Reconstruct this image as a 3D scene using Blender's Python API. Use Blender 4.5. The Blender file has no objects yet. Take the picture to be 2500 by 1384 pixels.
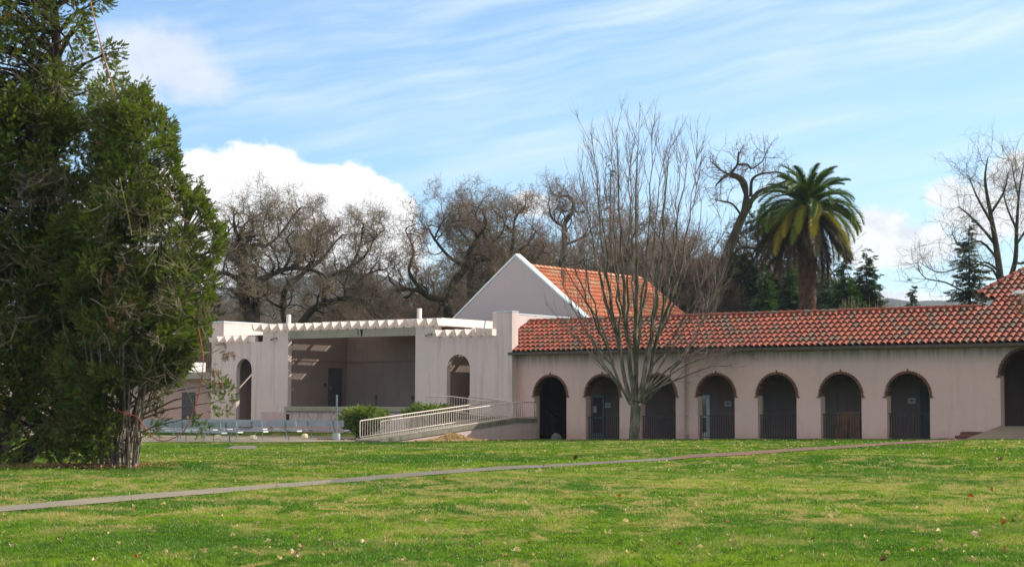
EXPO = 0.35; SUN_E = 5.2; SKY_S = 0.10; SKYMUL = (1.12, 1.33, 1.5); GRASS_N = 1.3; HAZE = 0.00011
import bpy, math, random
import numpy as np
from mathutils import Matrix, Vector
random.seed(7); rng = np.random.default_rng(7)
PI = math.pi
sc = bpy.context.scene
COL = sc.collection

# ------------------------------------------------------------------ camera frame (metres, +Y away from the viewer)
F = 4200.0; CX, CY = 1250.0, 692.0; EYE = 1.6
PITCH = math.radians(4.06); ROLL = 0.0045
def _rx(a):
    c, s = math.cos(a), math.sin(a); return np.array([[1,0,0],[0,c,-s],[0,s,c]])
def _rz(a):
    c, s = math.cos(a), math.sin(a); return np.array([[c,-s,0],[s,c,0],[0,0,1]])
RC = _rx(PI/2+PITCH) @ _rz(ROLL)
CAM = np.array([0, 0, EYE])
def ray(x, y): return RC @ np.array([(x-CX)/F, -(y-CY)/F, -1.0])
# building frame: u along the facades (left to right), v into the buildings
ANG = math.radians(37)
UU = np.array([math.cos(ANG), -math.sin(ANG), 0]); VV = np.array([math.sin(ANG), math.cos(ANG), 0])
W0 = np.array([0.0564, 84.942, 0])
def L(u, v, z=0.0): return W0 + UU*u + VV*v + np.array([0, 0, z])
def at(x, y, Y):            # point on the sight line of a measured place, Y metres away
    d = ray(x, y); return CAM + d*(Y/d[1])
def toUV(p):
    q = np.asarray(p) - W0; return float(q@UU), float(q@VV)
def on_v(x, y, v):
    d = ray(x, y); t = ((W0+VV*v-CAM)@VV)/(d@VV); p = CAM+d*t; return float((p-W0)@UU), float(p[2])
def sstep(a, b, x):
    t = np.clip((x-a)/(b-a), 0, 1); return t*t*(3-2*t)
def ground(X, Y):
    X = np.asarray(X, float); Y = np.asarray(Y, float)
    dx, dy = X-W0[0], Y-W0[1]
    u = dx*UU[0]+dy*UU[1]; v = dx*VV[0]+dy*VV[1]
    g = np.clip(0.0165*(u-3.5), 0, 0.45)*sstep(-30, -3, v)
    g = g + 0.14*sstep(-7.5, -3.5, v)*(1-sstep(-1.5, 0.5, u))*sstep(-60, -40, u)
    g = g + 0.02*np.sin(X*0.35+1.3)*np.sin(Y*0.22)*sstep(-2, 10, 84-Y)
    return g
def hground(x, y):
    d = ray(x, y); z = 0.0
    for _ in range(30):
        t = (z-EYE)/d[2]; p = CAM+d*t
        z = 0.6*z+0.4*float(ground(p[0], p[1]))
    return np.array([p[0], p[1], z])

# ------------------------------------------------------------------ objects
def tag(o, label=None, cat=None, group=None, kind=None):
    if label: o['label'] = label
    if cat: o['category'] = cat
    if group: o['group'] = group
    if kind: o['kind'] = kind
    return o
def empty(name, loc=(0,0,0), rz=0.0, label=None, cat=None, group=None):
    o = bpy.data.objects.new(name, None); COL.objects.link(o)
    o.location = loc; o.rotation_euler = (0, 0, rz); o.empty_display_size = 0.3
    return tag(o, label, cat, group)
def link(name, me, mat, parent=None, smooth=False):
    if mat is not None and len(me.materials) == 0: me.materials.append(mat)
    if smooth: me.polygons.foreach_set('use_smooth', [True]*len(me.polygons))
    o = bpy.data.objects.new(name, me); COL.objects.link(o)
    if parent is not None: o.parent = parent
    return o
def np_mesh(name, V, Fc, tint=None):
    """V (n,3); Fc (m,k) same-size faces; tint per face"""
    V = np.asarray(V, np.float32); Fc = np.asarray(Fc, np.int32)
    me = bpy.data.meshes.new(name)
    m, k = Fc.shape
    me.vertices.add(len(V)); me.vertices.foreach_set('co', V.ravel())
    me.loops.add(m*k); me.loops.foreach_set('vertex_index', Fc.ravel())
    me.polygons.add(m); me.polygons.foreach_set('loop_start', np.arange(m, dtype=np.int32)*k)
    if tint is not None:
        a = me.attributes.new('tint', 'FLOAT', 'FACE'); a.data.foreach_set('value', np.asarray(tint, np.float32))
    me.update(calc_edges=True)
    return me
class MB:
    def __init__(s): s.v = []; s.f = []; s.t = []; s.tint = 0.0
    def face(s, pts):
        n = len(s.v); s.v += [tuple(map(float, p)) for p in pts]; s.f.append(list(range(n, n+len(pts)))); s.t.append(s.tint)
    def box(s, a0, a1, b0, b1, c0, c1):
        n = len(s.v)
        s.v += [(a0,b0,c0),(a1,b0,c0),(a1,b1,c0),(a0,b1,c0),(a0,b0,c1),(a1,b0,c1),(a1,b1,c1),(a0,b1,c1)]
        for q in ((3,2,1,0),(4,5,6,7),(0,1,5,4),(1,2,6,5),(2,3,7,6),(3,0,4,7)):
            s.f.append([n+i for i in q]); s.t.append(s.tint)
    def prism(s, prof, a0, a1, axis=0):
        """profile = list of 2D points, extruded along axis 0 (u), 1 (v) or 2 (z)"""
        def P(a, p): return ((a,p[0],p[1]),(p[0],a,p[1]),(p[0],p[1],a))[axis]
        n = len(s.v); k = len(prof)
        s.v += [P(a0, p) for p in prof]+[P(a1, p) for p in prof]
        s.f.append([n+i for i in range(k)][::-1]); s.t.append(s.tint)
        s.f.append([n+k+i for i in range(k)]); s.t.append(s.tint)
        for i in range(k):
            j = (i+1) % k; s.f.append([n+i, n+j, n+k+j, n+k+i]); s.t.append(s.tint)
    def tube(s, pts, r, k=8, r1=None, cap=True):
        pts = [Vector(p) for p in pts]; n0 = len(s.v); m = len(pts)
        prev = None
        for i, p in enumerate(pts):
            d = (pts[min(i+1, m-1)]-pts[max(i-1, 0)]).normalized()
            if prev is None: a = d.orthogonal().normalized()
            else: a = (prev-d*prev.dot(d)).normalized()
            prev = a; b = d.cross(a)
            rr = r if r1 is None else r+(r1-r)*i/max(1, m-1)
            if isinstance(r, (list, tuple)): rr = r[i]
            for q in range(k):
                t = 2*PI*q/k; s.v.append(tuple(p+(a*math.cos(t)+b*math.sin(t))*rr))
        for i in range(m-1):
            for q in range(k):
                q2 = (q+1) % k
                s.f.append([n0+i*k+q, n0+i*k+q2, n0+(i+1)*k+q2, n0+(i+1)*k+q]); s.t.append(s.tint)
        if cap:
            s.f.append([n0+q for q in range(k)][::-1]); s.t.append(s.tint)
            s.f.append([n0+(m-1)*k+q for q in range(k)]); s.t.append(s.tint)
    def build(s, name, mat, parent=None, off=(0,0,0), smooth=False, bevel=0.0):
        me = bpy.data.meshes.new(name)
        me.from_pydata([(x-off[0], y-off[1], z-off[2]) for x, y, z in s.v], [], s.f)
        a = me.attributes.new('tint', 'FLOAT', 'FACE'); a.data.foreach_set('value', s.t)
        me.update()
        import bmesh
        bm = bmesh.new(); bm.from_mesh(me); bmesh.ops.recalc_face_normals(bm, faces=bm.faces); bm.to_mesh(me); bm.free()
        o = link(name, me, mat, parent, smooth)
        if bevel:
            b = o.modifiers.new('bevel', 'BEVEL'); b.width = bevel; b.segments = 2; b.limit_method = 'ANGLE'; b.harden_normals = False
        return o

# ------------------------------------------------------------------ materials
class NT:
    def __init__(s, mat): s.t = mat.node_tree; s.n = s.t.nodes; s.l = s.t.links
    def new(s, typ, **kw):
        n = s.n.new(typ)
        for k, v in kw.items(): setattr(n, k, v)
        return n
    def put(s, sock, v):
        if isinstance(v, bpy.types.NodeSocket): s.l.new(v, sock)
        elif v is not None:
            if hasattr(sock.default_value, '__len__') and not hasattr(v, '__len__'): v = [v]*len(sock.default_value)
            elif hasattr(v, '__len__') and len(v) == 3 and len(sock.default_value) == 4: v = tuple(v)+(1,)
            sock.default_value = v
    def math(s, op, a, b=None, c=None, clamp=False):
        n = s.new('ShaderNodeMath', operation=op); n.use_clamp = clamp
        s.put(n.inputs[0], a)
        if b is not None: s.put(n.inputs[1], b)
        if c is not None: s.put(n.inputs[2], c)
        return n.outputs[0]
    def noise(s, vec, scale, detail=3, rough=0.55, dist=0.0, col=False):
        n = s.new('ShaderNodeTexNoise'); s.put(n.inputs['Vector'], vec)
        n.inputs['Scale'].default_value = scale; n.inputs['Detail'].default_value = detail
        n.inputs['Roughness'].default_value = rough; n.inputs['Distortion'].default_value = dist
        return n.outputs[1 if col else 0]
    def mapr(s, x, a, b, c=0.0, d=1.0):
        n = s.new('ShaderNodeMapRange'); n.interpolation_type = 'SMOOTHSTEP'
        s.put(n.inputs[0], x)
        for i, v in enumerate((a, b, c, d)): n.inputs[i+1].default_value = v
        return n.outputs[0]
    def mix(s, f, a, b, mode='MIX'):
        n = s.new('ShaderNodeMix', data_type='RGBA', blend_type=mode)
        s.put(n.inputs[0], f); s.put(n.inputs[6], a); s.put(n.inputs[7], b); return n.outputs[2]
    def vmul(s, vec, sc_, rot=None):
        n = s.new('ShaderNodeMapping'); s.put(n.inputs[0], vec); n.inputs['Scale'].default_value = sc_
        if rot: n.inputs['Rotation'].default_value = rot
        return n.outputs[0]
    def ramp(s, f, stops):
        n = s.new('ShaderNodeValToRGB'); s.put(n.inputs[0], f)
        e = n.color_ramp.elements
        while len(e) < len(stops): e.new(0.5)
        for i, (p, c) in enumerate(stops): e[i].position = p; e[i].color = tuple(c)+(1,)
        return n.outputs[0]
    def bump(s, h, strength=0.3, dist=0.02):
        n = s.new('ShaderNodeBump'); s.put(n.inputs['Height'], h); n.inputs['Strength'].default_value = strength
        n.inputs['Distance'].default_value = dist; return n.outputs[0]
def newmat(name):
    m = bpy.data.materials.new(name); m.use_nodes = True
    nt = NT(m); p = nt.n['Principled BSDF']; return m, nt, p
def geo(nt): return nt.new('ShaderNodeNewGeometry').outputs['Position']
def obj(nt): return nt.new('ShaderNodeTexCoord').outputs['Object']
def tintn(nt):
    a = nt.new('ShaderNodeAttribute'); a.attribute_name = 'tint'; return a.outputs['Fac']
def plain(name, c, rough=0.7, metal=0.0, var=0.15, scale=6.0, bump=0.0, spec=0.5):
    m, nt, p = newmat(name); pos = geo(nt)
    n = nt.noise(pos, scale, 4)
    col = nt.mix(nt.mapr(n, 0.3, 0.7), tuple(x*(1-var) for x in c), tuple(min(1, x*(1+var)) for x in c))
    nt.put(p.inputs['Base Color'], col); p.inputs['Roughness'].default_value = rough; p.inputs['Metallic'].default_value = metal
    p.inputs['Specular IOR Level'].default_value = spec
    if bump: nt.put(p.inputs['Normal'], nt.bump(nt.noise(pos, scale*6, 4), bump, 0.02))
    return m
def stucco(name, c, stain, patch, streak=0.5, low=None, rust=False):
    """rendered wall: mottling, vertical rain streaks, patches, splash zone"""
    m, nt, p = newmat(name); pos = geo(nt)
    sep = nt.new('ShaderNodeSeparateXYZ'); nt.put(sep.inputs[0], pos)
    s1 = nt.noise(nt.vmul(pos, (1.6, 1.6, 0.12)), 1.6, 5, 0.6)
    s2 = nt.noise(nt.vmul(pos, (5, 5, 0.25)), 1.6, 4, 0.6)
    big = nt.noise(pos, 0.45, 4, 0.6); fine = nt.noise(pos, 9, 5, 0.65)
    col = nt.mix(nt.mapr(big, 0.38, 0.68), c, patch)
    st = nt.math('MULTIPLY', nt.mapr(s1, 0.48, 0.75), streak)
    col = nt.mix(st, col, stain)
    col = nt.mix(nt.math('MULTIPLY', nt.mapr(s2, 0.55, 0.75), streak*0.6), col, stain)
    col = nt.mix(nt.math('MULTIPLY', nt.mapr(fine, 0.35, 0.75), 0.25), col, tuple(x*0.75 for x in c))
    if low:
        h = nt.math('ADD', sep.outputs[2], nt.math('MULTIPLY', nt.noise(pos, 1.5, 4), -0.9))
        col = nt.mix(nt.math('MULTIPLY', nt.mapr(h, -0.25, 0.25, 1, 0), 0.55), col, low)
    if rust:
        so = nt.new('ShaderNodeSeparateXYZ'); nt.put(so.inputs[0], obj(nt))
        k = nt.math('MULTIPLY', nt.mapr(so.outputs[0], 0.25, 0.95, 1, 0), nt.mapr(nt.noise(nt.vmul(pos, (3, 3, 0.5)), 1.5, 4, 0.6), 0.35, 0.6))
        k = nt.math('MULTIPLY', k, nt.mapr(so.outputs[2], 0.8, 3.2, 1.0, 0.35)); col = nt.mix(nt.math('MULTIPLY', k, 0.85), col, (0.30,0.14,0.07))
        e = nt.math('MULTIPLY', nt.mapr(so.outputs[2], 3.3, 4.2), nt.mapr(s2, 0.35, 0.65, 0.1, 0.8)); col = nt.mix(e, col, (0.27,0.20,0.14))  # wall top darkens as well, the eave's shade painted into the colour
    nt.put(p.inputs['Base Color'], col); p.inputs['Roughness'].default_value = 0.92
    p.inputs['Specular IOR Level'].default_value = 0.2
    nt.put(p.inputs['Normal'], nt.bump(nt.math('ADD', nt.noise(pos, 30, 3), nt.math('MULTIPLY', nt.noise(pos, 3, 3), 1.5)), 0.35, 0.012))
    return m
M = {}
M['stage'] = stucco('pale_stucco', (0.69,0.555,0.51), (0.44,0.37,0.32), (0.64,0.53,0.49), 0.65, (0.60,0.42,0.39))
M['arcade'] = stucco('pink_stucco', (0.56,0.39,0.34), (0.44,0.33,0.28), (0.52,0.385,0.335), 0.35, (0.45,0.25,0.21))
M['arcade_rust_shade'] = stucco('pink_stucco_rust_shade', (0.65,0.445,0.385), (0.48,0.35,0.29), (0.60,0.43,0.37), 0.45, (0.50,0.29,0.25), True)
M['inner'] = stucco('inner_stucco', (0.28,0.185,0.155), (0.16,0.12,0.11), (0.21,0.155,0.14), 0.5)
M['hall'] = stucco('mauve_stucco', (0.46,0.40,0.40), (0.41,0.36,0.36), (0.44,0.385,0.39), 0.3)
M['base'] = stucco('old_pink_stucco', (0.60,0.44,0.42), (0.28,0.22,0.19), (0.52,0.40,0.38), 0.55, (0.4,0.28,0.24))
M['pergola'] = stucco('painted_timber', (0.86,0.74,0.68), (0.55,0.42,0.35), (0.80,0.69,0.63), 0.35)
M['lintel'] = stucco('bare_concrete', (0.36,0.33,0.26), (0.21,0.20,0.15), (0.30,0.28,0.21), 0.8)
M['slab'] = stucco('weathered_concrete', (0.22,0.20,0.155), (0.08,0.08,0.055), (0.15,0.145,0.11), 0.8)
M['coping'] = plain('pale_metal_coping', (0.62,0.72,0.74), 0.45, 0.0, 0.06)
M['dark'] = plain('dark_gap', (0.02,0.018,0.016), 0.9)
M['gutter'] = plain('brown_gutter', (0.10,0.075,0.06), 0.5, 0.0, 0.2)
M['pipe'] = plain('mauve_pipe', (0.36,0.23,0.22), 0.6, 0.0, 0.15)
M['iron'] = plain('black_iron', (0.022,0.02,0.022), 0.45, 0.3, 0.2)
M['railpaint'] = plain('beige_rail_paint', (0.66,0.55,0.48), 0.5, 0.0, 0.08)
M['white'] = plain('white_paint', (0.72,0.72,0.70), 0.5, 0.0, 0.06)
M['glass'] = plain('dark_glass', (0.02,0.025,0.03), 0.08, 0.0, 0.2, spec=0.8)
M['reddoor'] = plain('dark_red_door', (0.07,0.028,0.02), 0.6, 0.0, 0.2)
M['greydoor'] = plain('dark_grey_door', (0.07,0.07,0.075), 0.6, 0.0, 0.15)
M['bluefr'] = plain('blue_grey_frame', (0.13,0.19,0.22), 0.5, 0.0, 0.1)
M['sign'] = plain('white_sign', (0.6,0.6,0.57), 0.6, 0.0, 0.05)
M['ink'] = plain('sign_ink', (0.06,0.07,0.12), 0.6)
M['alu'] = plain('aluminium', (0.34,0.38,0.42), 0.45, 0.4, 0.12, 3)
M['alucap'] = plain('white_end_cap', (0.80,0.82,0.83), 0.5, 0.0, 0.04)
M['steel'] = plain('galvanised_steel', (0.22,0.25,0.27), 0.5, 0.6, 0.2)
M['ply'] = plain('brown_board', (0.16,0.075,0.035), 0.7, 0.0, 0.3, 3)
M['block'] = plain('cream_block', (0.75,0.68,0.45), 0.9, 0.0, 0.15, 12, 0.4)
M['roofdeck'] = plain('flat_roofing', (0.30,0.29,0.27), 0.9, 0.0, 0.2)
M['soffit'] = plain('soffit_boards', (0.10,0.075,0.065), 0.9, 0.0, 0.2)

def tile_mat(name, red, alt, gray, pg):
    m, nt, p = newmat(name); pos = geo(nt); t = tintn(nt)
    col = nt.ramp(t, [(0.0, red), (0.3, alt), (0.55, red), (1-pg, alt), (min(0.99, 1-pg+0.04), gray), (1.0, tuple(x*0.75 for x in gray))])
    n = nt.noise(pos, 14, 5, 0.7); big = nt.noise(pos, 1.1, 4, 0.6)
    col = nt.mix(nt.mapr(n, 0.5, 0.8, 0, 0.35), col, (0.10,0.08,0.065))
    col = nt.mix(nt.mapr(big, 0.5, 0.72, 0, 0.5), col, tuple(x*0.55+y*0.2 for x, y in zip(red, gray)))
    nt.put(p.inputs['Base Color'], col); p.inputs['Roughness'].default_value = 0.65
    p.inputs['Specular IOR Level'].default_value = 0.2
    nt.put(p.inputs['Normal'], nt.bump(n, 0.25, 0.01)); return m
M['tile'] = tile_mat('clay_roof_tile', (0.31,0.075,0.036), (0.20,0.05,0.03), (0.145,0.085,0.052), 0.27)
M['tile2'] = tile_mat('orange_roof_tile', (0.60,0.20,0.10), (0.52,0.17,0.085), (0.55,0.34,0.20), 0.3)
M['ridge'] = tile_mat('ridge_tile', (0.25,0.065,0.038), (0.2,0.05,0.035), (0.18,0.14,0.11), 0.15)

def brick_mat():
    m, nt, p = newmat('arch_brick'); pos = geo(nt); t = tintn(nt)
    col = nt.ramp(t, [(0, (0.11,0.042,0.025)), (0.4, (0.16,0.066,0.036)), (0.75, (0.21,0.10,0.052)), (1, (0.075,0.038,0.026))])
    nt.put(p.inputs['Base Color'], nt.mix(nt.mapr(nt.noise(pos, 25, 4), 0.45, 0.7, 0, 0.5), col, (0.10,0.05,0.03)))
    p.inputs['Roughness'].default_value = 0.9; return m
M['brick'] = brick_mat()

def bark_mat(name, c1, c2, c3, scale=9):
    m, nt, p = newmat(name); pos = geo(nt)
    n = nt.noise(nt.vmul(pos, (1, 1, 0.35)), scale, 5, 0.7); b = nt.noise(pos, 0.9, 3)
    col = nt.mix(nt.mapr(n, 0.35, 0.65), c1, c2); col = nt.mix(nt.mapr(b, 0.45, 0.65, 0, 0.7), col, c3)
    nt.put(p.inputs['Base Color'], col); p.inputs['Roughness'].default_value = 0.95; p.inputs['Specular IOR Level'].default_value = 0.15
    nt.put(p.inputs['Normal'], nt.bump(n, 0.7, 0.03)); return m
M['oakbark'] = bark_mat('oak_bark', (0.035,0.028,0.022), (0.075,0.062,0.045), (0.055,0.055,0.03), 3)
M['oaktwig'] = bark_mat('oak_twigs', (0.145,0.11,0.075), (0.26,0.21,0.15), (0.17,0.155,0.085), 2)
M['oaktwigr'] = bark_mat('reddish_oak_twigs', (0.155,0.105,0.075), (0.25,0.18,0.13), (0.17,0.135,0.09), 2)
M['maplebark'] = bark_mat('mossy_bark', (0.06,0.055,0.036), (0.22,0.20,0.15), (0.06,0.072,0.028), 6)
M['mapletwig'] = bark_mat('purple_grey_twigs', (0.19,0.135,0.12), (0.27,0.20,0.18), (0.20,0.165,0.12), 2)
M['cedbark'] = bark_mat('conifer_bark', (0.03,0.022,0.017), (0.07,0.052,0.04), (0.07,0.05,0.035), 6)
M['stembark'] = bark_mat('pale_stems', (0.12,0.09,0.07), (0.30,0.245,0.195), (0.10,0.075,0.055), 9)
M['deadtwig'] = bark_mat('dead_twigs', (0.20,0.155,0.11), (0.33,0.27,0.20), (0.16,0.12,0.085), 3)
M['palmbark'] = bark_mat('palm_trunk', (0.045,0.025,0.018), (0.11,0.06,0.035), (0.07,0.04,0.025), 6)

def leaf_mat(name, stops, transl=0.3, rough=0.6, spec=0.3):
    m, nt, p = newmat(name); t = tintn(nt); pos = geo(nt)
    col = nt.ramp(t, stops)
    col = nt.mix(nt.mapr(nt.noise(pos, 0.7, 3), 0.35, 0.7, 0, 0.5), col, nt.mix(1.0, col, (0.62,0.66,0.6), 'MULTIPLY'))
    nt.put(p.inputs['Base Color'], col); p.inputs['Roughness'].default_value = rough; p.inputs['Specular IOR Level'].default_value = spec
    tr = nt.new('ShaderNodeBsdfTranslucent'); nt.put(tr.inputs[0], nt.mix(1.0, col, (1.25,1.35,0.7), 'MULTIPLY'))
    mx = nt.new('ShaderNodeMixShader'); mx.inputs[0].default_value = transl
    nt.l.new(p.outputs[0], mx.inputs[1]); nt.l.new(tr.outputs[0], mx.inputs[2])
    nt.l.new(mx.outputs[0], nt.n['Material Output'].inputs[0]); return m
M['cedar'] = leaf_mat('scale_foliage', [(0,(0.085,0.065,0.032)),(0.2,(0.085,0.09,0.026)),(0.5,(0.115,0.16,0.026)),(0.8,(0.165,0.215,0.03)),(0.93,(0.22,0.24,0.05)),(0.95,(0.13,0.075,0.035)),(1,(0.20,0.085,0.04))], 0.3)
M['darkcon'] = leaf_mat('dark_needles', [(0,(0.015,0.035,0.014)),(0.6,(0.035,0.07,0.025)),(1,(0.07,0.10,0.03))], 0.2)
M['greencon'] = leaf_mat('green_needles', [(0,(0.02,0.05,0.012)),(0.6,(0.045,0.095,0.02)),(1,(0.085,0.13,0.03))], 0.25)
M['greycon'] = leaf_mat('grey_green_needles', [(0,(0.04,0.055,0.035)),(0.6,(0.08,0.095,0.055)),(1,(0.15,0.14,0.09))], 0.2)
M['olive'] = leaf_mat('olive_foliage', [(0,(0.03,0.038,0.012)),(0.6,(0.065,0.075,0.022)),(1,(0.12,0.115,0.04))], 0.25)
M['juniper'] = leaf_mat('juniper_foliage', [(0,(0.05,0.09,0.012)),(0.5,(0.13,0.20,0.02)),(1,(0.26,0.32,0.04))], 0.3)
M['frond'] = leaf_mat('palm_frond', [(0,(0.045,0.085,0.02)),(0.35,(0.085,0.14,0.022)),(0.55,(0.20,0.21,0.025)),(0.8,(0.38,0.29,0.03)),(0.86,(0.10,0.075,0.045)),(1,(0.055,0.038,0.028))], 0.25, 0.6, 0.15)
M['yellowbush'] = leaf_mat('yellow_foliage', [(0,(0.12,0.11,0.01)),(0.6,(0.28,0.22,0.02)),(1,(0.36,0.16,0.03))], 0.3)
M['dryleaf'] = leaf_mat('dry_leaf', [(0,(0.62,0.47,0.30)),(0.5,(0.50,0.34,0.19)),(0.8,(0.34,0.17,0.08)),(0.9,(0.30,0.07,0.03)),(1,(0.12,0.07,0.04))], 0.25, 0.6)
M['reed'] = leaf_mat('dry_reed', [(0,(0.35,0.28,0.18)),(1,(0.5,0.42,0.28))], 0.2)

def grass_color(nt, pos, deep=1.0):
    flat = nt.vmul(pos, (1, 1, 0))
    a = nt.noise(flat, 0.16, 3, 0.6); b = nt.noise(nt.vmul(pos, (1.3, 0.75, 0)), 0.8, 7, 0.72, 0.6); c = nt.noise(nt.vmul(pos, (1.4, 0.8, 0)), 3.2, 5, 0.75)
    g = nt.mix(nt.mapr(a, 0.35, 0.65), (0.06*deep,0.155*deep,0.013*deep), (0.165*deep,0.26*deep,0.015*deep))
    g = nt.mix(nt.mapr(c, 0.42, 0.62, 0, 0.8), g, (0.032*deep,0.085*deep,0.012*deep))
    dry = nt.math('MULTIPLY', nt.mapr(b, 0.505, 0.575), nt.mapr(nt.noise(flat, 0.11, 2), 0.36, 0.54))
    sep = nt.new('ShaderNodeSeparateXYZ'); nt.put(sep.inputs[0], pos)
    dry = nt.math('MULTIPLY', dry, nt.mapr(c, 0.35, 0.58, 0.1, 1))
    # worn band on the near lawn, next to the footpath
    e1 = nt.math('SUBTRACT', sep.outputs[1], nt.math('MULTIPLY', sep.outputs[0], 1.9))
    band = nt.math('MULTIPLY', nt.mapr(sep.outputs[1], 21, 26), nt.mapr(sep.outputs[1], 36, 46, 1, 0))
    band = nt.math('MULTIPLY', band, nt.mapr(b, 0.47, 0.54))
    dry = nt.math('MAXIMUM', dry, nt.math('MULTIPLY', band, nt.mapr(c, 0.38, 0.58, 0.15, 1.0)))
    return nt.mix(nt.math('MULTIPLY', dry, 0.75), g, (0.42*deep**.5,0.33*deep**.5,0.16*deep)), dry
def lawn_mat():
    m, nt, p = newmat('lawn_turf'); pos = geo(nt)
    col, _ = grass_color(nt, pos, 0.6)
    f = nt.noise(nt.vmul(pos, (1, 0.35, 1)), 28, 4, 0.7)
    col = nt.mix(nt.mapr(f, 0.35, 0.7, 0.0, 0.6), col, nt.mix(1.0, col, (0.45,0.5,0.5), 'MULTIPLY'))
    nt.put(p.inputs['Base Color'], col); p.inputs['Roughness'].default_value = 1.0; p.inputs['Specular IOR Level'].default_value = 0.0
    nt.put(p.inputs['Normal'], nt.bump(f, 0.8, 0.05)); return m
M['lawn'] = lawn_mat()
def blade_mat():
    m, nt, p = newmat('grass_blades'); pos = geo(nt); t = tintn(nt)
    col, _ = grass_color(nt, pos, 1.15)
    col = nt.mix(nt.mapr(t, 0.0, 1.0, 0.0, 0.5), col, nt.mix(1.0, col, (1.7,1.45,1.3), 'MULTIPLY'))
    col = nt.mix(nt.mapr(t, 0.93, 0.95), col, (0.42,0.34,0.17))
    nt.put(p.inputs['Base Color'], col); p.inputs['Roughness'].default_value = 0.38; p.inputs['Specular IOR Level'].default_value = 0.28
    tr = nt.new('ShaderNodeBsdfTranslucent'); nt.put(tr.inputs[0], nt.mix(1.0, col, (1.3,1.4,0.8), 'MULTIPLY'))
    mx = nt.new('ShaderNodeMixShader'); mx.inputs[0].default_value = 0.4
    nt.l.new(p.outputs[0], mx.inputs[1]); nt.l.new(tr.outputs[0], mx.inputs[2]); nt.l.new(mx.outputs[0], nt.n['Material Output'].inputs[0]); return m
M['blade'] = blade_mat()
def paving(name, c1, c2, crack=True, scale=4):
    m, nt, p = newmat(name); pos = geo(nt)
    n = nt.noise(pos, scale, 6, 0.7); b = nt.noise(pos, 0.5, 4); f = nt.noise(pos, 40, 3)
    col = nt.mix(nt.mapr(b, 0.35, 0.65), c1, c2); col = nt.mix(nt.mapr(n, 0.5, 0.75, 0, 0.5), col, tuple(x*0.55 for x in c1))
    col = nt.mix(nt.mapr(f, 0.4, 0.7, 0, 0.3), col, tuple(x*0.6 for x in c2))
    nt.put(p.inputs['Base Color'], col); p.inputs['Roughness'].default_value = 0.95
    nt.put(p.inputs['Normal'], nt.bump(f, 0.4, 0.01)); return m
M['concrete'] = paving('old_concrete', (0.21,0.17,0.12), (0.16,0.14,0.10))
M['asphalt'] = paving('asphalt', (0.10,0.085,0.065), (0.13,0.113,0.09))
M['brickpath'] = paving('brick_paving', (0.145,0.062,0.036), (0.10,0.052,0.034), scale=9)
M['hill'] = paving('wooded_hill', (0.012,0.02,0.016), (0.025,0.03,0.022), scale=0.02)
# ------------------------------------------------------------------ camera, sky, sun
cam = bpy.data.cameras.new('camera'); camo = bpy.data.objects.new('camera', cam); COL.objects.link(camo); sc.camera = camo
cam.sensor_width = 36; cam.lens = F/2500*36; cam.clip_end = 9000; cam.clip_start = 0.2
m4 = Matrix([list(RC[i])+[CAM[i]] for i in range(3)]+[[0,0,0,1]]); camo.matrix_world = m4
sc.view_settings.view_transform = 'Standard'; sc.view_settings.look = 'None'; sc.view_settings.gamma = 1
sc.view_settings.exposure = EXPO
SUN_AZ, SUN_EL = math.radians(71), math.radians(34.5)
sd = bpy.data.lights.new('sun', 'SUN'); sd.energy = SUN_E; sd.angle = math.radians(0.53); sd.color = (1.0, 0.94, 0.86)
so = bpy.data.objects.new('sun', sd); COL.objects.link(so)
sv = Vector((math.sin(SUN_AZ)*math.cos(SUN_EL), math.cos(SUN_AZ)*math.cos(SUN_EL), math.sin(SUN_EL)))
so.rotation_euler = sv.to_track_quat('Z', 'Y').to_euler(); so.location = (40, 40, 60)
w = bpy.data.worlds.new('World'); sc.world = w; w.use_nodes = True
class _W: pass
nt = NT(w); bg = nt.n['Background']
sky = nt.new('ShaderNodeTexSky'); sky.sky_type = 'NISHITA'; sky.sun_disc = False
sky.sun_elevation = SUN_EL; sky.sun_rotation = SUN_AZ; sky.air_density = 1.0; sky.dust_density = 0.3; sky.ozone_density = 3.0; sky.altitude = 200
gen = nt.new('ShaderNodeTexCoord').outputs['Generated']
sep = nt.new('ShaderNodeSeparateXYZ'); nt.put(sep.inputs[0], gen)
azn = nt.math('MULTIPLY', nt.math('ARCTAN2', sep.outputs[0], sep.outputs[1]), 57.2958)   # degrees, clockwise from +Y
eln = nt.math('MULTIPLY', nt.math('ARCSINE', sep.outputs[2]), 57.2958)
cmb = nt.new('ShaderNodeCombineXYZ'); nt.put(cmb.inputs[0], azn); nt.put(cmb.inputs[1], eln); AE = cmb.outputs[0]
def pxdeg(x, y):
    d = ray(x, y); d = d/np.linalg.norm(d); return math.degrees(math.atan2(d[0], d[1])), math.degrees(math.asin(d[2]))
SB = 8.6     # cloud radiance in the units of the sky texture
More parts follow.
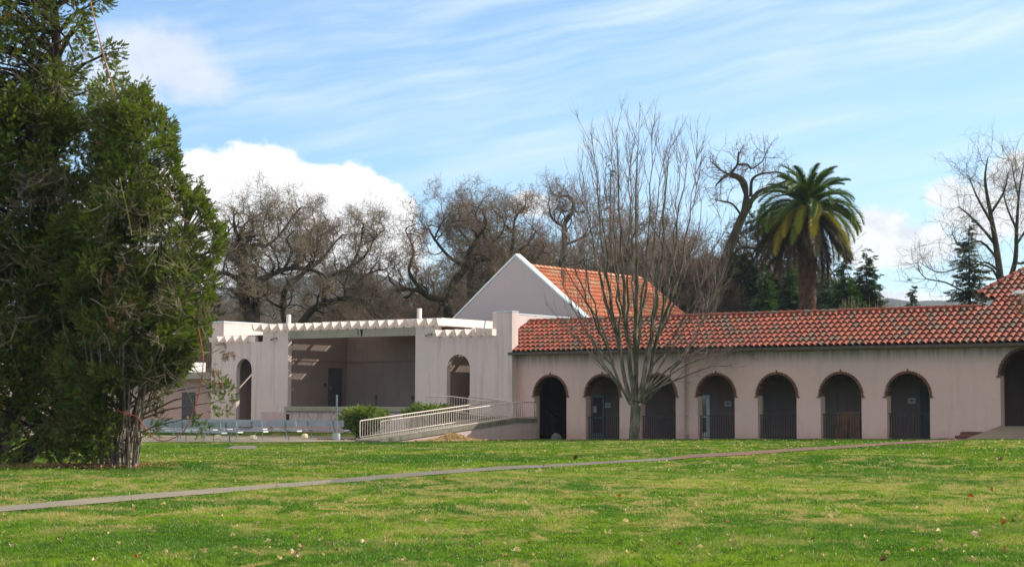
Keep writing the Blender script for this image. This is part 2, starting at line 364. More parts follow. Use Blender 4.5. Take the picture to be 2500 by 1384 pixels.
# high thin cirrus in long parallel streaks
rotv = nt.vmul(AE, (1, 1, 1), (0, 0, math.radians(-11)))
warp = nt.noise(rotv, 0.12, 3, 0.5, 0, True)
wv = nt.new('ShaderNodeVectorMath', operation='MULTIPLY_ADD'); nt.put(wv.inputs[0], warp); wv.inputs[1].default_value = (6, 1.6, 0); nt.put(wv.inputs[2], rotv)
wv = wv.outputs[0]
s1 = nt.noise(nt.vmul(wv, (0.085, 0.9, 1)), 1.0, 6, 0.58)
s2 = nt.noise(nt.vmul(wv, (0.22, 2.6, 1)), 1.0, 4, 0.6)
veil = nt.noise(nt.vmul(rotv, (0.05, 0.22, 1)), 1.0, 4, 0.5)
ci = nt.math('MULTIPLY', nt.mapr(s1, 0.27, 0.80), nt.math('ADD', 0.62, nt.math('MULTIPLY', s2, 0.7)))
ci = nt.math('MULTIPLY', ci, nt.mapr(veil, 0.33, 0.55, 0.35, 1.0))
ci = nt.math('MULTIPLY', ci, nt.mapr(eln, 4.5, 10.5, 0.22, 1.0))
ci = nt.math('ADD', ci, nt.mapr(azn, -4, 16, 0.0, 0.2))
ci = nt.math('ADD', nt.math('MULTIPLY', ci, 0.8), nt.mapr(eln, 0.5, 6, 0.40, 0.02))
ci = nt.math('ADD', ci, nt.mapr(eln, 15, 34, 0.0, 0.62), clamp=True)  # cloud veil added above the view to brighten and warm ambient light
# cumulus banks: lumps placed by bearing and elevation
def lump(x, y, rx, ry, s=1.0):
    a, e = pxdeg(x, y); k = 57.2958/F
    dx = nt.math('DIVIDE', nt.math('SUBTRACT', azn, a), rx*k); dy = nt.math('DIVIDE', nt.math('SUBTRACT', eln, e), ry*k)
    r = nt.math('SQRT', nt.math('ADD', nt.math('MULTIPLY', dx, dx), nt.math('MULTIPLY', dy, dy)))
    return nt.math('MULTIPLY', nt.math('SUBTRACT', 1.0, r), s)
def union(ls):
    o = ls[0]
    for q in ls[1:]: o = nt.math('MAXIMUM', o, q)
    return o
edge = nt.math('SUBTRACT', nt.noise(nt.vmul(AE, (1.0, 1.25, 1)), 1.6, 6, 0.55), 0.5)
edge2 = nt.math('SUBTRACT', nt.noise(AE, 0.7, 4, 0.6), 0.5)
big = union([lump(620, 470, 170, 132), lump(500, 470, 170, 110), lump(740, 500, 150, 110), lump(855, 490, 118, 98), lump(930, 530, 100, 90), lump(420, 560, 300, 170), lump(760, 620, 330, 130)])
cu = nt.mapr(nt.math('ADD', big, nt.math('MULTIPLY', edge, 0.55)), -0.02, 0.22)
soft = union([lump(400, 140, 150, 95), lump(300, 190, 150, 90), lump(470, 200, 120, 60), lump(330, 110, 110, 60)])
cus = nt.mapr(nt.math('ADD', soft, nt.math('MULTIPLY', nt.math('ADD', edge, edge2), 0.7)), -0.15, 0.7, 0, 0.75)
rt = union([lump(2150, 560, 90, 65), lump(2230, 600, 130, 65), lump(2400, 520, 130, 85), lump(2480, 420, 90, 60), lump(2330, 480, 80, 50), lump(2110, 610, 90, 60), lump(2200, 740, 160, 40), lump(1300, 500, 70, 40)])
cur = nt.mapr(nt.math('ADD', rt, nt.math('MULTIPLY', nt.math('ADD', edge, edge2), 0.75)), -0.05, 0.45, 0, 0.93)
shade = nt.mapr(nt.noise(nt.vmul(AE, (1, 1.4, 1)), 0.55, 5, 0.6), 0.40, 0.68)
white = (SB*1.0, SB*0.985, SB*0.965); grey = (SB*0.66, SB*0.69, SB*0.75)
base = nt.mix(1.0, sky.outputs[0], SKYMUL, 'MULTIPLY')
c = nt.mix(ci, base, nt.mix(nt.mapr(eln, 14, 26), (SB*0.80, SB*0.93, SB*1.0), (SB*1.12, SB*1.05, SB*0.98)))  # the warmer white high up belongs to the added veil
c = nt.mix(cus, c, nt.mix(nt.math('MULTIPLY', shade, 0.35), (SB*0.84, SB*0.86, SB*0.93), grey))
c = nt.mix(cur, c, nt.mix(nt.math('MULTIPLY', shade, 0.8), white, grey))
bsh = nt.mapr(nt.math('ADD', big, nt.math('MULTIPLY', edge, 0.5)), 0.15, 0.75)
c = nt.mix(cu, c, nt.mix(nt.math('MULTIPLY', nt.math('MULTIPLY', bsh, shade), 0.5), (SB*1.12, SB*1.1, SB*1.08), grey))
nt.put(bg.inputs[0], c); bg.inputs[1].default_value = SKY_S
w.cycles.sampling_method = 'AUTOMATIC'
w.name = 'sky'

# ------------------------------------------------------------------ ground
def axis(lo, hi, step, far):
    a = list(np.arange(lo, hi+1e-6, step)); o = []
    d = step
    x = hi
    while x < far: d *= 1.45; x += d; o.append(x)
    p = []; d = step; x = lo
    while x > -far: d *= 1.45; x -= d; p.append(x)
    return np.array(p[::-1]+a+o)
gx = axis(-45, 45, 0.6, 4000); gy = axis(4, 125, 0.6, 4000)
GX, GY = np.meshgrid(gx, gy); GZ = ground(GX, GY)
nx, ny = len(gx), len(gy)
idx = np.arange(nx*ny).reshape(ny, nx)
Fq = np.stack([idx[:-1,:-1], idx[:-1,1:], idx[1:,1:], idx[1:,:-1]], -1).reshape(-1, 4)
me = np_mesh('lawn', np.stack([GX, GY, GZ], -1).reshape(-1, 3), Fq)
tag(link('lawn', me, M['lawn'], smooth=True), kind='structure')

def ribbon(name, up, lo, mat, lift=0.012, n=60, kind='structure'):
    """flat strip lying on the ground between two measured edges"""
    def samp(pl):
        P = [hground(*q) for q in pl]; s = [0]
        for a, b in zip(P, P[1:]): s.append(s[-1]+np.linalg.norm(b-a))
        t = np.linspace(0, s[-1], n+1)
        return np.stack([np.interp(t, s, [p[i] for p in P]) for i in range(3)], 1)
    A, B = samp(up), samp(lo); Vs = []
    for i in range(n+1):
        for k in range(5):
            p = A[i]*(1-k/4)+B[i]*(k/4); Vs.append((p[0], p[1], float(ground(p[0], p[1]))+lift))
    Fs = [(i*5+k, i*5+k+1, (i+1)*5+k+1, (i+1)*5+k) for i in range(n) for k in range(4)]
    me = np_mesh(name, Vs, Fs); o = link(name, me, mat); tag(o, kind=kind)
    return [tuple(p[:2]) for p in A]+[tuple(p[:2]) for p in B[::-1]]
upA = [(-420,1272),(-200,1254),(0,1237),(200,1219),(400,1202),(600,1187),(800,1172),(810,1171)]
loA = [(-420,1290),(-200,1270),(0,1250),(200,1233),(400,1215),(600,1199),(800,1182),(810,1181)]
upB = [(810,1171),(900,1163),(1000,1155),(1240,1138),(1480,1126),(1640,1117)]
loB = [(810,1181),(900,1174),(1000,1164),(1240,1146),(1480,1132),(1640,1123)]
upC = [(1640,1117),(1700,1109),(1840,1102),(1940,1095),(2080,1087),(2180,1080),(2300,1073.5),(2400,1068)]
loC = [(1640,1123),(1700,1117),(1840,1110),(1940,1102),(2080,1093),(2180,1085),(2300,1079),(2400,1072)]
polys = [ribbon('footpath', upA, loA, M['concrete']), ribbon('asphalt_path', upB, loB, M['asphalt'], 0.014), ribbon('brick_path', upC, loC, M['brickpath'], 0.018)]
polys.append(ribbon('plaza', [(200,1062),(500,1063),(700,1063),(880,1066),(905,1068)], [(200,1080),(500,1079),(640,1080),(870,1078),(960,1074)], M['concrete'], 0.012, 30))
polys.append(ribbon('asphalt_pad', [(575,1088),(600,1088),(628,1088)], [(545,1095),(590,1096),(622,1096)], M['asphalt'], 0.012, 8))
def inpoly(px, py, poly):
    r = np.zeros(len(px), bool); n = len(poly); j = n-1
    for i in range(n):
        xi, yi = poly[i]; xj, yj = poly[j]
        c = ((yi > py) != (yj > py)) & (px < (xj-xi)*(py-yi)/(yj-yi+1e-12)+xi); r ^= c; j = i
    return r

# wooded hills far behind
def hill(pts, Y, depth, seed):
    r = random.Random(seed); Vs = []; Fs = []; n = 90
    xs = [p[0] for p in pts]; zs = [p[1] for p in pts]
    for i in range(n+1):
        x = xs[0]+(xs[-1]-xs[0])*i/n; top = np.interp(x, xs, zs)
        P = at(x, top, Y); Z = P[2]+r.uniform(-1, 1)*Y*0.0012
        for k in range(9):
            t = k/8; a = 1-t if k <= 8 else 0
            Vs.append((P[0]*(1-0.25*t*0), Y-depth*t, -2+(Z+2)*(math.cos(t*PI/2)**0.8)+r.uniform(-1, 1)*3*(t > 0)))
        Vs.append((P[0], Y+depth, -2))
    for i in range(n):
        for k in range(9):
            if k < 8: Fs.append((i*10+k, i*10+k+1, (i+1)*10+k+1, (i+1)*10+k))
        Fs.append((i*10, (i+1)*10, (i+1)*10+9, i*10+9))
    return np.array(Vs), np.array(Fs)
hv1, hf1 = hill([(-900,800),(-300,720),(300,700),(560,720),(700,690),(800,672),(860,662),(960,690),(1080,730),(1250,752),(1500,760),(1900,750),(2170,741),(2260,741),(2400,737),(2700,735),(3300,790)], 1500, 420, 3)
tag(link('hills', np_mesh('hills', hv1, hf1), M['hill'], smooth=True), kind='structure')

# ------------------------------------------------------------------ building helpers
RZ = -ANG
def local(u, v, z=0): return (u, v, z)
def wall_arched(mb, u0, u1, z0, z1, v0, v1, ops, n=20):
    """wall slab with arched or square openings: ops = (ua, ub, z_bottom, z_spring, rise)"""
    def quad2(a, b, c, d):   # 2D (u,z) quads on both faces
        for v, fl in ((v0, 0), (v1, 1)):
            q = [(p[0], v, p[1]) for p in (a, b, c, d)]; mb.face(q if not fl else q[::-1])
    x = u0
    for ua, ub, zb, zs, rise in sorted(ops):
        if ua > x+1e-6: quad2((x,z0),(ua,z0),(ua,z1),(x,z1))
        if zb > z0+1e-6:
            quad2((ua,z0),(ub,z0),(ub,zb),(ua,zb)); mb.face([(ua,v0,zb),(ub,v0,zb),(ub,v1,zb),(ua,v1,zb)])
        c = (ua+ub)/2; r = (ub-ua)/2
        if rise > 0: arc = [(c-r*math.cos(PI*i/n), zs+rise*math.sin(PI*i/n)) for i in range(n+1)]
        else: arc = [(ua, zs), (ub, zs)]
        for p, q in zip(arc, arc[1:]):
            quad2(p, q, (q[0], z1), (p[0], z1)); mb.face([(p[0],v0,p[1]),(p[0],v1,p[1]),(q[0],v1,q[1]),(q[0],v0,q[1])])
        for a in (ua, ub): mb.face([(a,v0,zb),(a,v1,zb),(a,v1,zs),(a,v0,zs)])
        x = ub
    if x < u1-1e-6: quad2((x,z0),(u1,z0),(u1,z1),(x,z1))
    mb.face([(u0,v0,z1),(u1,v0,z1),(u1,v1,z1),(u0,v1,z1)])
    for a in (u0, u1): mb.face([(a,v0,z0),(a,v1,z0),(a,v1,z1),(a,v0,z1)])
PROF = [(0.0,0.0),(0.04,0.0),(0.055,0.035),(0.085,0.07),(0.12,0.092),(0.16,0.10),(0.20,0.092),(0.235,0.07),(0.265,0.035),(0.28,0.0)]
def tiles(mb, org, eu, ew, en, nu, nw, pitch_u, pitch_w, mask, seed, jit=1.0, start=0.0):
    """clay barrel tiles: org corner, eu along the eave, ew up the slope, en outward normal"""
    r = random.Random(seed)
    org, eu, ew, en = (np.array(a, float) for a in (org, eu, ew, en))
    k = len(PROF); sx = pitch_u/0.30
    prev = [0]*(nu+2)
    for j in range(nw):
        for i in range(nu):
            uc, wc = start+(i+0.5)*pitch_u, (j+0.5)*pitch_w
            if not mask(uc, wc): continue
            t = r.random(); mb.tint = t
            o = org+eu*(start+i*pitch_u+r.uniform(-1, 1)*0.006*jit)+ew*(j*pitch_w+r.uniform(-1, 1)*0.008*jit)+en*(0.045+r.uniform(0, 0.012)*jit)
            hl = pitch_w*1.06; n0 = len(mb.v)
            for (x, h) in PROF: mb.v.append(tuple(o+eu*x*sx+en*h))                         # lower rim
            for (x, h) in PROF: mb.v.append(tuple(o+eu*(x*sx*0.9+0.012)+ew*hl+en*(h*0.85-0.05)))
            for (x, h) in PROF: mb.v.append(tuple(o+eu*x*sx+en*(h-0.028)))                  # thickness of the lower end
            for a in range(k-1):
                mb.f.append([n0+a, n0+a+1, n0+k+a+1, n0+k+a]); mb.t.append(t)
                mb.f.append([n0+2*k+a, n0+2*k+a+1, n0+a+1, n0+a]); mb.t.append(t)
def ridge_caps(mb, p0, p1, r, seed, ln=0.42):
    rr = random.Random(seed); p0 = Vector(p0); p1 = Vector(p1); d = (p1-p0); n = max(1, int(d.length/ln)); d.normalize()
    s = d.cross(Vector((0,0,1))).normalized(); up = s.cross(d).normalized()
    for i in range(n):
        mb.tint = rr.random(); a = p0+d*(i*ln); n0 = len(mb.v); K = 8
        for q, (dd, rs, dz) in enumerate(((0, 1.0, 0.02), (ln*1.05, 0.86, 0.0))):
            for g in range(K+1):
                t = PI*g/K; mb.v.append(tuple(a+d*dd+s*math.cos(t)*r*rs+up*(math.sin(t)*r*rs+dz)))
        for g in range(K): mb.f.append([n0+g, n0+g+1, n0+K+1+g+1, n0+K+1+g]); mb.t.append(mb.tint)
def brick_arch(c, zs, r, v0, v1, seed, name, parent, nub=True):
    mb = MB(); rr = random.Random(seed); n = 44; ro, ri = r+0.085, r-0.012
    for i in range(n):                                        # voussoirs, alternately proud of each other
        t0 = PI*(i+0.06)/n; t1 = PI*(i+0.94)/n; mb.tint = rr.random()
        o2 = ro+(0.014 if i % 2 else 0)+rr.uniform(0, 0.006); f = v0-0.035-(0.012 if i % 2 else 0)
        P = [(c-rad*math.cos(t), zs+rad*math.sin(t)) for rad, t in ((ri,t0),(ri,t1),(o2,t1),(o2,t0))]
        mb.prism(P, f, v0+0.02, 1)
        Q = [(c-rad*math.cos(t), zs+rad*math.sin(t)) for rad, t in ((ri,t0),(ri,t1),(r+0.004,t1),(r+0.004,t0))]
        mb.prism(Q, v0+0.02, v1+0.01, 1)
    mb.tint = 0.98
    for i in range(n):
        t0 = PI*i/n; t1 = PI*(i+1)/n
        P = [(c-rad*math.cos(t), zs+rad*math.sin(t)) for rad, t in ((r-0.004,t0),(r-0.004,t1),(ro-0.01,t1),(ro-0.01,t0))]
        mb.prism(P, v0-0.02, v0-0.002, 1)
    mb.tint = 0.3
    for s in (-1, 1): mb.box(*sorted((c+s*(r-0.012), c+s*(ro+0.07))), v0-0.05, v0-0.003, zs-0.05, zs-0.004)
    if nub: mb.box(c-0.02, c+0.02, v0-0.05, v0-0.003, zs+ro, zs+ro+0.10)
    return mb.build(name, M['brick'], parent)

# ------------------------------------------------------------------ the arcade building
arc = empty('arcade_building', tuple(W0), RZ, 'long pink stucco arcade with brick arches under a red clay tile roof', 'building')
ARCH = [(2.295,0.955)]+[(5.33+3.093*i, 0.965) for i in range(6)]
ARCH = [(c, r) for c, r in ARCH]
ZS = 2.075
mb = MB()
ops = [(c-r, c+r, -0.6, ZS, r) for c, r in ARCH]+[(24.8, 26.9, -0.6, 2.9, 1.05)]
wall_arched(mb, 0.25, 31.0, -0.6, 4.16, 0.0, 0.42, ops, 24)
mb.build('front_wall', M['arcade_rust_shade'], arc)
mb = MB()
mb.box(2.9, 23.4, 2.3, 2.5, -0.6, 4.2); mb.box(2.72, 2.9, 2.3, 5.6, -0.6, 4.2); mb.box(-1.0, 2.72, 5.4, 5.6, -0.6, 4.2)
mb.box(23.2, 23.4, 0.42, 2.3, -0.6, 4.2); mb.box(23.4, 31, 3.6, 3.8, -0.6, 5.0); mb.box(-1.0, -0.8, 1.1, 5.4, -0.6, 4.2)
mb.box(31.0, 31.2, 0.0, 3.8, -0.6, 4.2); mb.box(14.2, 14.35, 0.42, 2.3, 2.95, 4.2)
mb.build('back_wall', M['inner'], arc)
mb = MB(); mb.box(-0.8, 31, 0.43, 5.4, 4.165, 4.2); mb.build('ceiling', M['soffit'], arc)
mb = MB()
mb.face([(0.3,0.03,-0.03),(23.2,0.03,0.30),(23.2,2.29,0.30),(0.3,2.29,-0.03)]); mb.face([(-0.8,2.29,-0.03),(2.7,2.29,-0.03),(2.7,5.39,-0.03),(-0.8,5.39,-0.03)])
mb.box(23.41, 30.9, 0.03, 3.59, 0.2, 0.86)
mb.build('floor_slab', M['concrete'], arc)
# roof planes: eave v=-0.33 z=4.28, ridge v=2.75 z=5.95
EV, EZ, RV, RZZ = -0.36, 4.22, 2.74, 5.86
sl = math.hypot(RV-EV, RZZ-EZ); ew = ((0, (RV-EV)/sl, (RZZ-EZ)/sl)); en = (0, -(RZZ-EZ)/sl, (RV-EV)/sl)
def front_mask(uc, wc):
    v = EV+ew[1]*wc
    if v < 0.12: return uc >= 0.25
    return uc >= -1.0
def hipu(v): return 22.45+(v-4.13)*0.60          # left hip edge of the taller roof
def tall_mask(uc, wc):
    v = EV+ew[1]*wc
    if v > 3.85: return uc > hipu(v)
    if v > 3.45: return uc > 22.5+(3.85-v)*1.0
    return uc > 23.22
mb = MB(); PU, PW = 0.300, 0.440
nlow = int(sl/PW)+1
tiles(mb, (0, EV, EZ), (1,0,0), ew, en, 118, 26, PU, PW, lambda a, b: (front_mask(a, b) and b < sl-0.1) or tall_mask(a, b) if not (a < 23.22 and sl-0.1 <= b < 4.0) else False, 11, 1.0, -1.3)
mb.build('tile_roof', M['tile'], arc)
mb = MB()      # deck under the tiles, back slope and the taller roof's body
k = ew[2]/ew[1]
zr = lambda v: EZ+(v-EV)*k
mb.face([(0.26,EV,EZ-0.01),(31,EV,EZ-0.01),(31,0.1,zr(0.1)),(0.26,0.1,zr(0.1))]); mb.face([(-1.0,0.1,zr(0.1)),(31,0.1,zr(0.1)),(31,RV,RZZ),(-1.0,RV,RZZ)])
mb.face([(-1.0,RV,RZZ),(23.3,RV,RZZ),(23.3,5.9,4.25),(-1.0,5.9,4.25)])
mb.face([(23.25,RV,RZZ),(31,RV,RZZ),(31,14,zr(14)),(hipu(14),14,zr(14)),(hipu(4.0),4.0,zr(4.0)),(23.25,3.5,zr(3.5))])
mb.face([(hipu(4.0),4.0,zr(4.0)),(hipu(14),14,zr(14)),(hipu(4.0),24,zr(4.0))]); 
mb.build('roof_deck', M['dark'], arc)
mb = MB()
mb.prism([(2.9, 4.0), (20, 4.0), (20, 6.4), (3.9, 6.4)], 23.27, 23.45, 0); mb.build('tower_wall', M['arcade'], arc)
mb = MB(); mb.box(hipu(4.0)-0.12, hipu(4.0)+0.02, 3.95, 24, zr(4.0)-0.16, zr(4.0)-0.03); mb.box(hipu(4.0), 23.27, 3.95, 24, zr(4.0)-0.05, zr(4.0)-0.02); mb.build('tower_gutter', M['gutter'], arc)
mb = MB(); ridge_caps(mb, (-0.95, RV, RZZ+0.02), (23.3, RV, RZZ+0.02), 0.13, 5)
mb.build('ridge_tiles', M['ridge'], arc); mb = MB()
ridge_caps(mb, (hipu(3.9), 3.9, zr(3.9)+0.05), (hipu(13), 13, zr(13)+0.05), 0.13, 6)
mb.build('hip_tiles', M['ridge'], arc); mb = MB()
ridge_caps(mb, (-0.98, 0.15, zr(0.15)+0.02), (-0.98, 2.7, zr(2.7)+0.03), 0.10, 7)
mb.build('verge_tiles', M['ridge'], arc)
mb = MB()
mb.prism([(EV-0.10, EZ-0.13), (EV+0.02, EZ-0.15), (EV+0.02, EZ-0.01), (EV-0.12, EZ-0.01)], 0.05, 31.0, 0)
mb.build('gutter', M['gutter'], arc)
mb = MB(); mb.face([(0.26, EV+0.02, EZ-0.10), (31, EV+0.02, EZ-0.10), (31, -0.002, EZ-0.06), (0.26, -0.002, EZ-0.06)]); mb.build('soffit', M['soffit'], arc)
for i, (c_, r_) in enumerate(ARCH): brick_arch(c_, ZS, r_, 0.0, 0.42, 20+i, 'brick_arch', arc)
brick_arch(25.85, 2.9, 1.05, 0.0, 0.42, 40, 'brick_arch', arc)
# downpipe with bracket and shoe
ud, _ = on_v(1673, 980, -0.08)
mb = MB(); mb.tube([(ud,-0.08,4.1),(ud,-0.08,0.1)], 0.045, 8); mb.box(ud-0.14, ud+0.13, -0.1, -0.003, 0.28, 0.33)
for z in (1.2, 2.4, 3.5): mb.box(ud-0.07, ud+0.07, -0.12, -0.003, z, z+0.035)
mb.build('downpipe', M['pipe'], arc)
def door_at(u0, u1, z1, fr, pane, name, glass2=None, fw=0.09, v=2.3):
    z0 = 0.0165*(u0-3.5)+0.0; mb = MB()
    mb.box(u0, u0+fw, v-0.06, v-0.003, z0, z1); mb.box(u1-fw, u1, v-0.06, v-0.003, z0, z1); mb.box(u0+fw, u1-fw, v-0.06, v-0.003, z1-fw, z1)
    mb.box(u0+fw, u1-fw, v-0.058, v-0.003, z0, z0+0.30); mb.box(u0+fw, u1-fw, v-0.058, v-0.003, z0+1.0, z0+1.1)
    d = mb.build(name, fr, arc); mb = MB(); mb.box(u0+fw, u1-fw, v-0.035, v-0.004, z0+0.30, z0+1.0); mb.box(u0+fw, u1-fw, v-0.035, v-0.004, z0+1.1, z1-fw)
    mb.build('door_panel', pane, d)
    mb = MB(); mb.box(u0+fw*0.3, u0+fw*0.7, v-0.12, v-0.06, z0+0.98, z0+1.12); mb.build('handle', M['steel'], d)
    return d
d2 = door_at(3.15, 3.92, 2.12, M['bluefr'], M['reddoor'], 'door')
mb = MB(); mb.box(3.27, 3.45, 2.255, 2.264, 1.28, 1.60); mb.build('notice', M['sign'], d2)
door_at(9.0, 9.86, 2.14, M['white'], M['glass'], 'door', fw=0.17)
mb = MB(); mb.box(12.45, 12.72, 2.25, 2.297, 1.22, 2.12); mb.build('notice_board', plain('cream_panel', (0.42,0.40,0.32), 0.7), arc)
mb = MB(); mb.box(20.35, 21.5, 2.24, 2.297, 0.25, 2.52); mb.build('door', M['greydoor'], arc)
for (x, y) in ((1484,989), (1777,985.5), (2226.5,978)):
    u_, z_ = on_v(x, y, 2.28); s = MB(); s.box(u_-0.17, u_+0.17, 2.265, 2.297, z_-0.12, z_+0.12); sg = s.build('sign', M['sign'], arc)
    s = MB(); s.box(u_-0.10, u_+0.10, 2.258, 2.264, z_+0.015, z_+0.05); s.box(u_-0.06, u_+0.08, 2.258, 2.264, z_-0.06, z_-0.03); s.build('sign_mark', M['ink'], sg)
mb = MB(); mb.tube([on_v(1338, 998, 1.6)[:1]+(1.6,)+on_v(1338, 998, 1.6)[1:], on_v(1384, 1028, 1.6)[:1]+(1.6,)+on_v(1384, 1028, 1.6)[1:]], 0.03, 6); mb.build('stair_handrail', M['iron'], arc)
# loose fixings where tiles have slipped on the taller roof: exposed pale underlay
ux, vx, zx = 24.0, 3.35, zr(3.35)
mb = MB()
for i in range(7):
    a = random.Random(i); u_ = 23.95+0.22*i+a.uniform(-.05,.05); v_ = 3.25+a.uniform(-0.25, 0.3); mb.tint = a.random()
    q = [np.array((u_, v_, zr(v_)+0.17))+np.array((du, dv, dv*k+a.uniform(0, 0.08))) for du, dv in ((0,0),(0.35,0.02),(0.4,0.28),(0.06,0.33))]
    mb.face(q)
mb.build('roof_underlay', plain('pale_underlay', (0.42,0.42,0.44), 0.8), arc)

# iron railings in arches two to seven
ORD = ['second', 'third', 'fourth', 'fifth', 'sixth', 'seventh']
def railing(c, r, z0, label):
    e = empty('iron_railing', tuple(L(c, 0.20, z0)), RZ, label, 'railing', 'black iron railings across the arches')
    a = MB(); a.box(-r, r, -0.02, 0.02, 1.05, 1.085); a.tube([(-r-0.02, 0, 1.0), (-r-0.02, 0, 1.17)], 0.02, 6); a.build('top_rail', M['iron'], e)
    a = MB(); a.box(-r, r, -0.015, 0.015, 0.08, 0.11); a.build('bottom_rail', M['iron'], e)
    n = 16
    a = MB(); a.box(-0.011, 0.011, -0.011, 0.011, 0.11, 1.05); b0 = a.build('baluster', M['iron'], e)
    for i in range(n):
        b = b0 if i == 0 else b0.copy()
        if i: COL.objects.link(b); b.parent = e
        b.location = (-r+2*r*(i+0.5)/n, 0, 0)
feat = ['the red door with a notice', 'the bare wall behind the maple trunk', 'the white framed glass door', 'the cream notice panel', 'the leaning brown boards', 'the dark grey doorway']
for i, (c_, r_) in enumerate(ARCH[1:]): railing(c_, r_, 0.02+0.0165*(c_-5.3), 'black iron railing across the %s arch before %s' % (ORD[i], feat[i]))
# brown boards leaning inside the sixth arch
for i, (x0, x1, tilt, lab) in enumerate(((2042,2072,0.02,'tall brown board leaning behind the sixth arch railing, nearer the porch'), (2076,2104,-0.05,'narrower brown board leaning behind the sixth arch railing by its right jamb'))):
    ua, _ = on_v(x0, 1040, 0.9); ub, _ = on_v(x1, 1040, 0.9)
    o = MB(); o.box(0, ub-ua, -0.02, 0.02, 0, 1.18); o = o.build('board', M['ply']); o.location = L(ua, 0.75, 0.22); o.rotation_euler = (math.radians(-9), tilt, RZ)
    tag(o, lab, 'board', 'boards leaning inside the arcade')
# crumpled pale cloth at the foot of the first arch
r = random.Random(5); o = MB(); n = 18
for i in range(n):
    for j in range(8):
        t = 2*PI*i/n; ph = PI/2*j/7
        rr_ = 0.24*(1+0.35*math.sin(3*t+1)+r.uniform(-0.12, 0.12)); h = 0.26*math.sin(ph)*(0.75+0.5*math.cos(2*t)+r.uniform(-0.1, 0.1))
        o.v.append((rr_*math.cos(ph)*math.cos(t), rr_*0.7*math.cos(ph)*math.sin(t), max(0, h)))
for i in range(n):
    for j in range(7): o.f.append([i*8+j, ((i+1)%n)*8+j, ((i+1)%n)*8+j+1, i*8+j+1]); o.t.append(0)
uc, _ = on_v(1356, 1066, 0.6); o = o.build('cloth', plain('pale_cloth', (0.2,0.2,0.18), 0.9, 0, 0.3)); o.location = L(uc, 0.6, -0.03)
tag(o, 'crumpled pale grey cloth on the ground inside the first arch', 'cloth')

# ------------------------------------------------------------------ bandstand (open stage block)
bs = empty('bandstand', tuple(W0), RZ, 'pale stucco open air stage with toothed timber pergola over its front', 'stage building')
VF = -0.40; VB = -0.13
mb = MB()
wall_arched(mb, -16.95, -4.45, -0.3, 5.60, VF, VB, [(-15.0, -5.95, 1.25, 5.17, 0)], 2)
wall_arched(mb, -20.05, -16.95, -0.3, 5.06, VF, VB, [(-18.98, -17.78, -0.3, 3.50, 0.64)], 18)
wall_arched(mb, -4.45, -0.72, -0.3, 5.06, VF, VB, [(-3.86, -2.38, 1.1, 3.42, 0.74)], 18)
mb.build('front_wall', M['stage'], bs)
mb = MB(); mb.box(-21.0, -20.05, -0.40, 4.6, -0.3, 6.20); mb.build('end_wall', M['stage'], bs)
mb = MB(); mb.box(-21.03, -20.02, -0.43, 4.63, 6.203, 6.27); mb.build('end_wall_coping', M['coping'], bs)
mb = MB(); mb.box(-0.72, 0.25, VF-0.003, 0.10, -0.3, 6.20); mb.box(-1.35, -1.0, 0.103, 7.5, 3.0, 6.20); mb.build('corner_pier', M['stage'], bs)
mb = MB(); mb.box(-0.74, 0.27, VF-0.025, 0.12, 6.203, 6.25); mb.box(-1.37, -0.98, 0.125, 7.5, 6.203, 6.26); mb.build('pier_coping', M['coping'], bs)
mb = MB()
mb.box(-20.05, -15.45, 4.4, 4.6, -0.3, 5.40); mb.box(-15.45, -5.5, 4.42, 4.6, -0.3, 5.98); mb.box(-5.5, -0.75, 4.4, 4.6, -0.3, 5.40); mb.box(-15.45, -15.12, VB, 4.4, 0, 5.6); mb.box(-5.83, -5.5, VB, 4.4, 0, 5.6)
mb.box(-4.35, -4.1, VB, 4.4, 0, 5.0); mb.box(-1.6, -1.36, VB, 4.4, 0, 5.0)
mb.build('inner_wall', stucco('stage_stucco_shaded', (0.28,0.215,0.185), (0.20,0.155,0.135), (0.25,0.19,0.165), 0.6), bs)  # darker copy of the stage stucco, interior shade put into its colour
mb = MB(); mb.box(-15.119, -5.831, 4.36, 4.399, 4.00, 4.06); mb.box(-15.119, -15.08, VB+.02, 4.36, 4.00, 4.06); mb.build('picture_rail', M['inner'], bs)
mb = MB(); mb.box(-16.98, -15.05, VF-0.035, VF-0.003, -0.3, 1.22); mb.box(-15.0, -5.95, VF-0.06, VF-0.003, -0.3, 1.20); mb.build('stage_front', M['base'], bs)
mb = MB(); mb.box(-15.1, -5.9, VF-0.16, VB-0.001, 1.253, 1.51); mb.box(-15.11, -5.84, VB, 4.39, 1.2, 1.51); mb.build('stage_floor', M['lintel'], bs, bevel=0.02)
mb = MB(); mb.box(-20.0, -15.46, VB, 4.39, -0.2, 0.18); mb.box(-4.09, -1.61, VB, 4.39, 0.9, 1.12); mb.build('passage_floor', M['concrete'], bs)
mb = MB(); mb.box(-15.0, -5.95, VF-0.012, VF-0.002, 5.17, 5.60); mb.build('lintel_face', M['lintel'], bs)
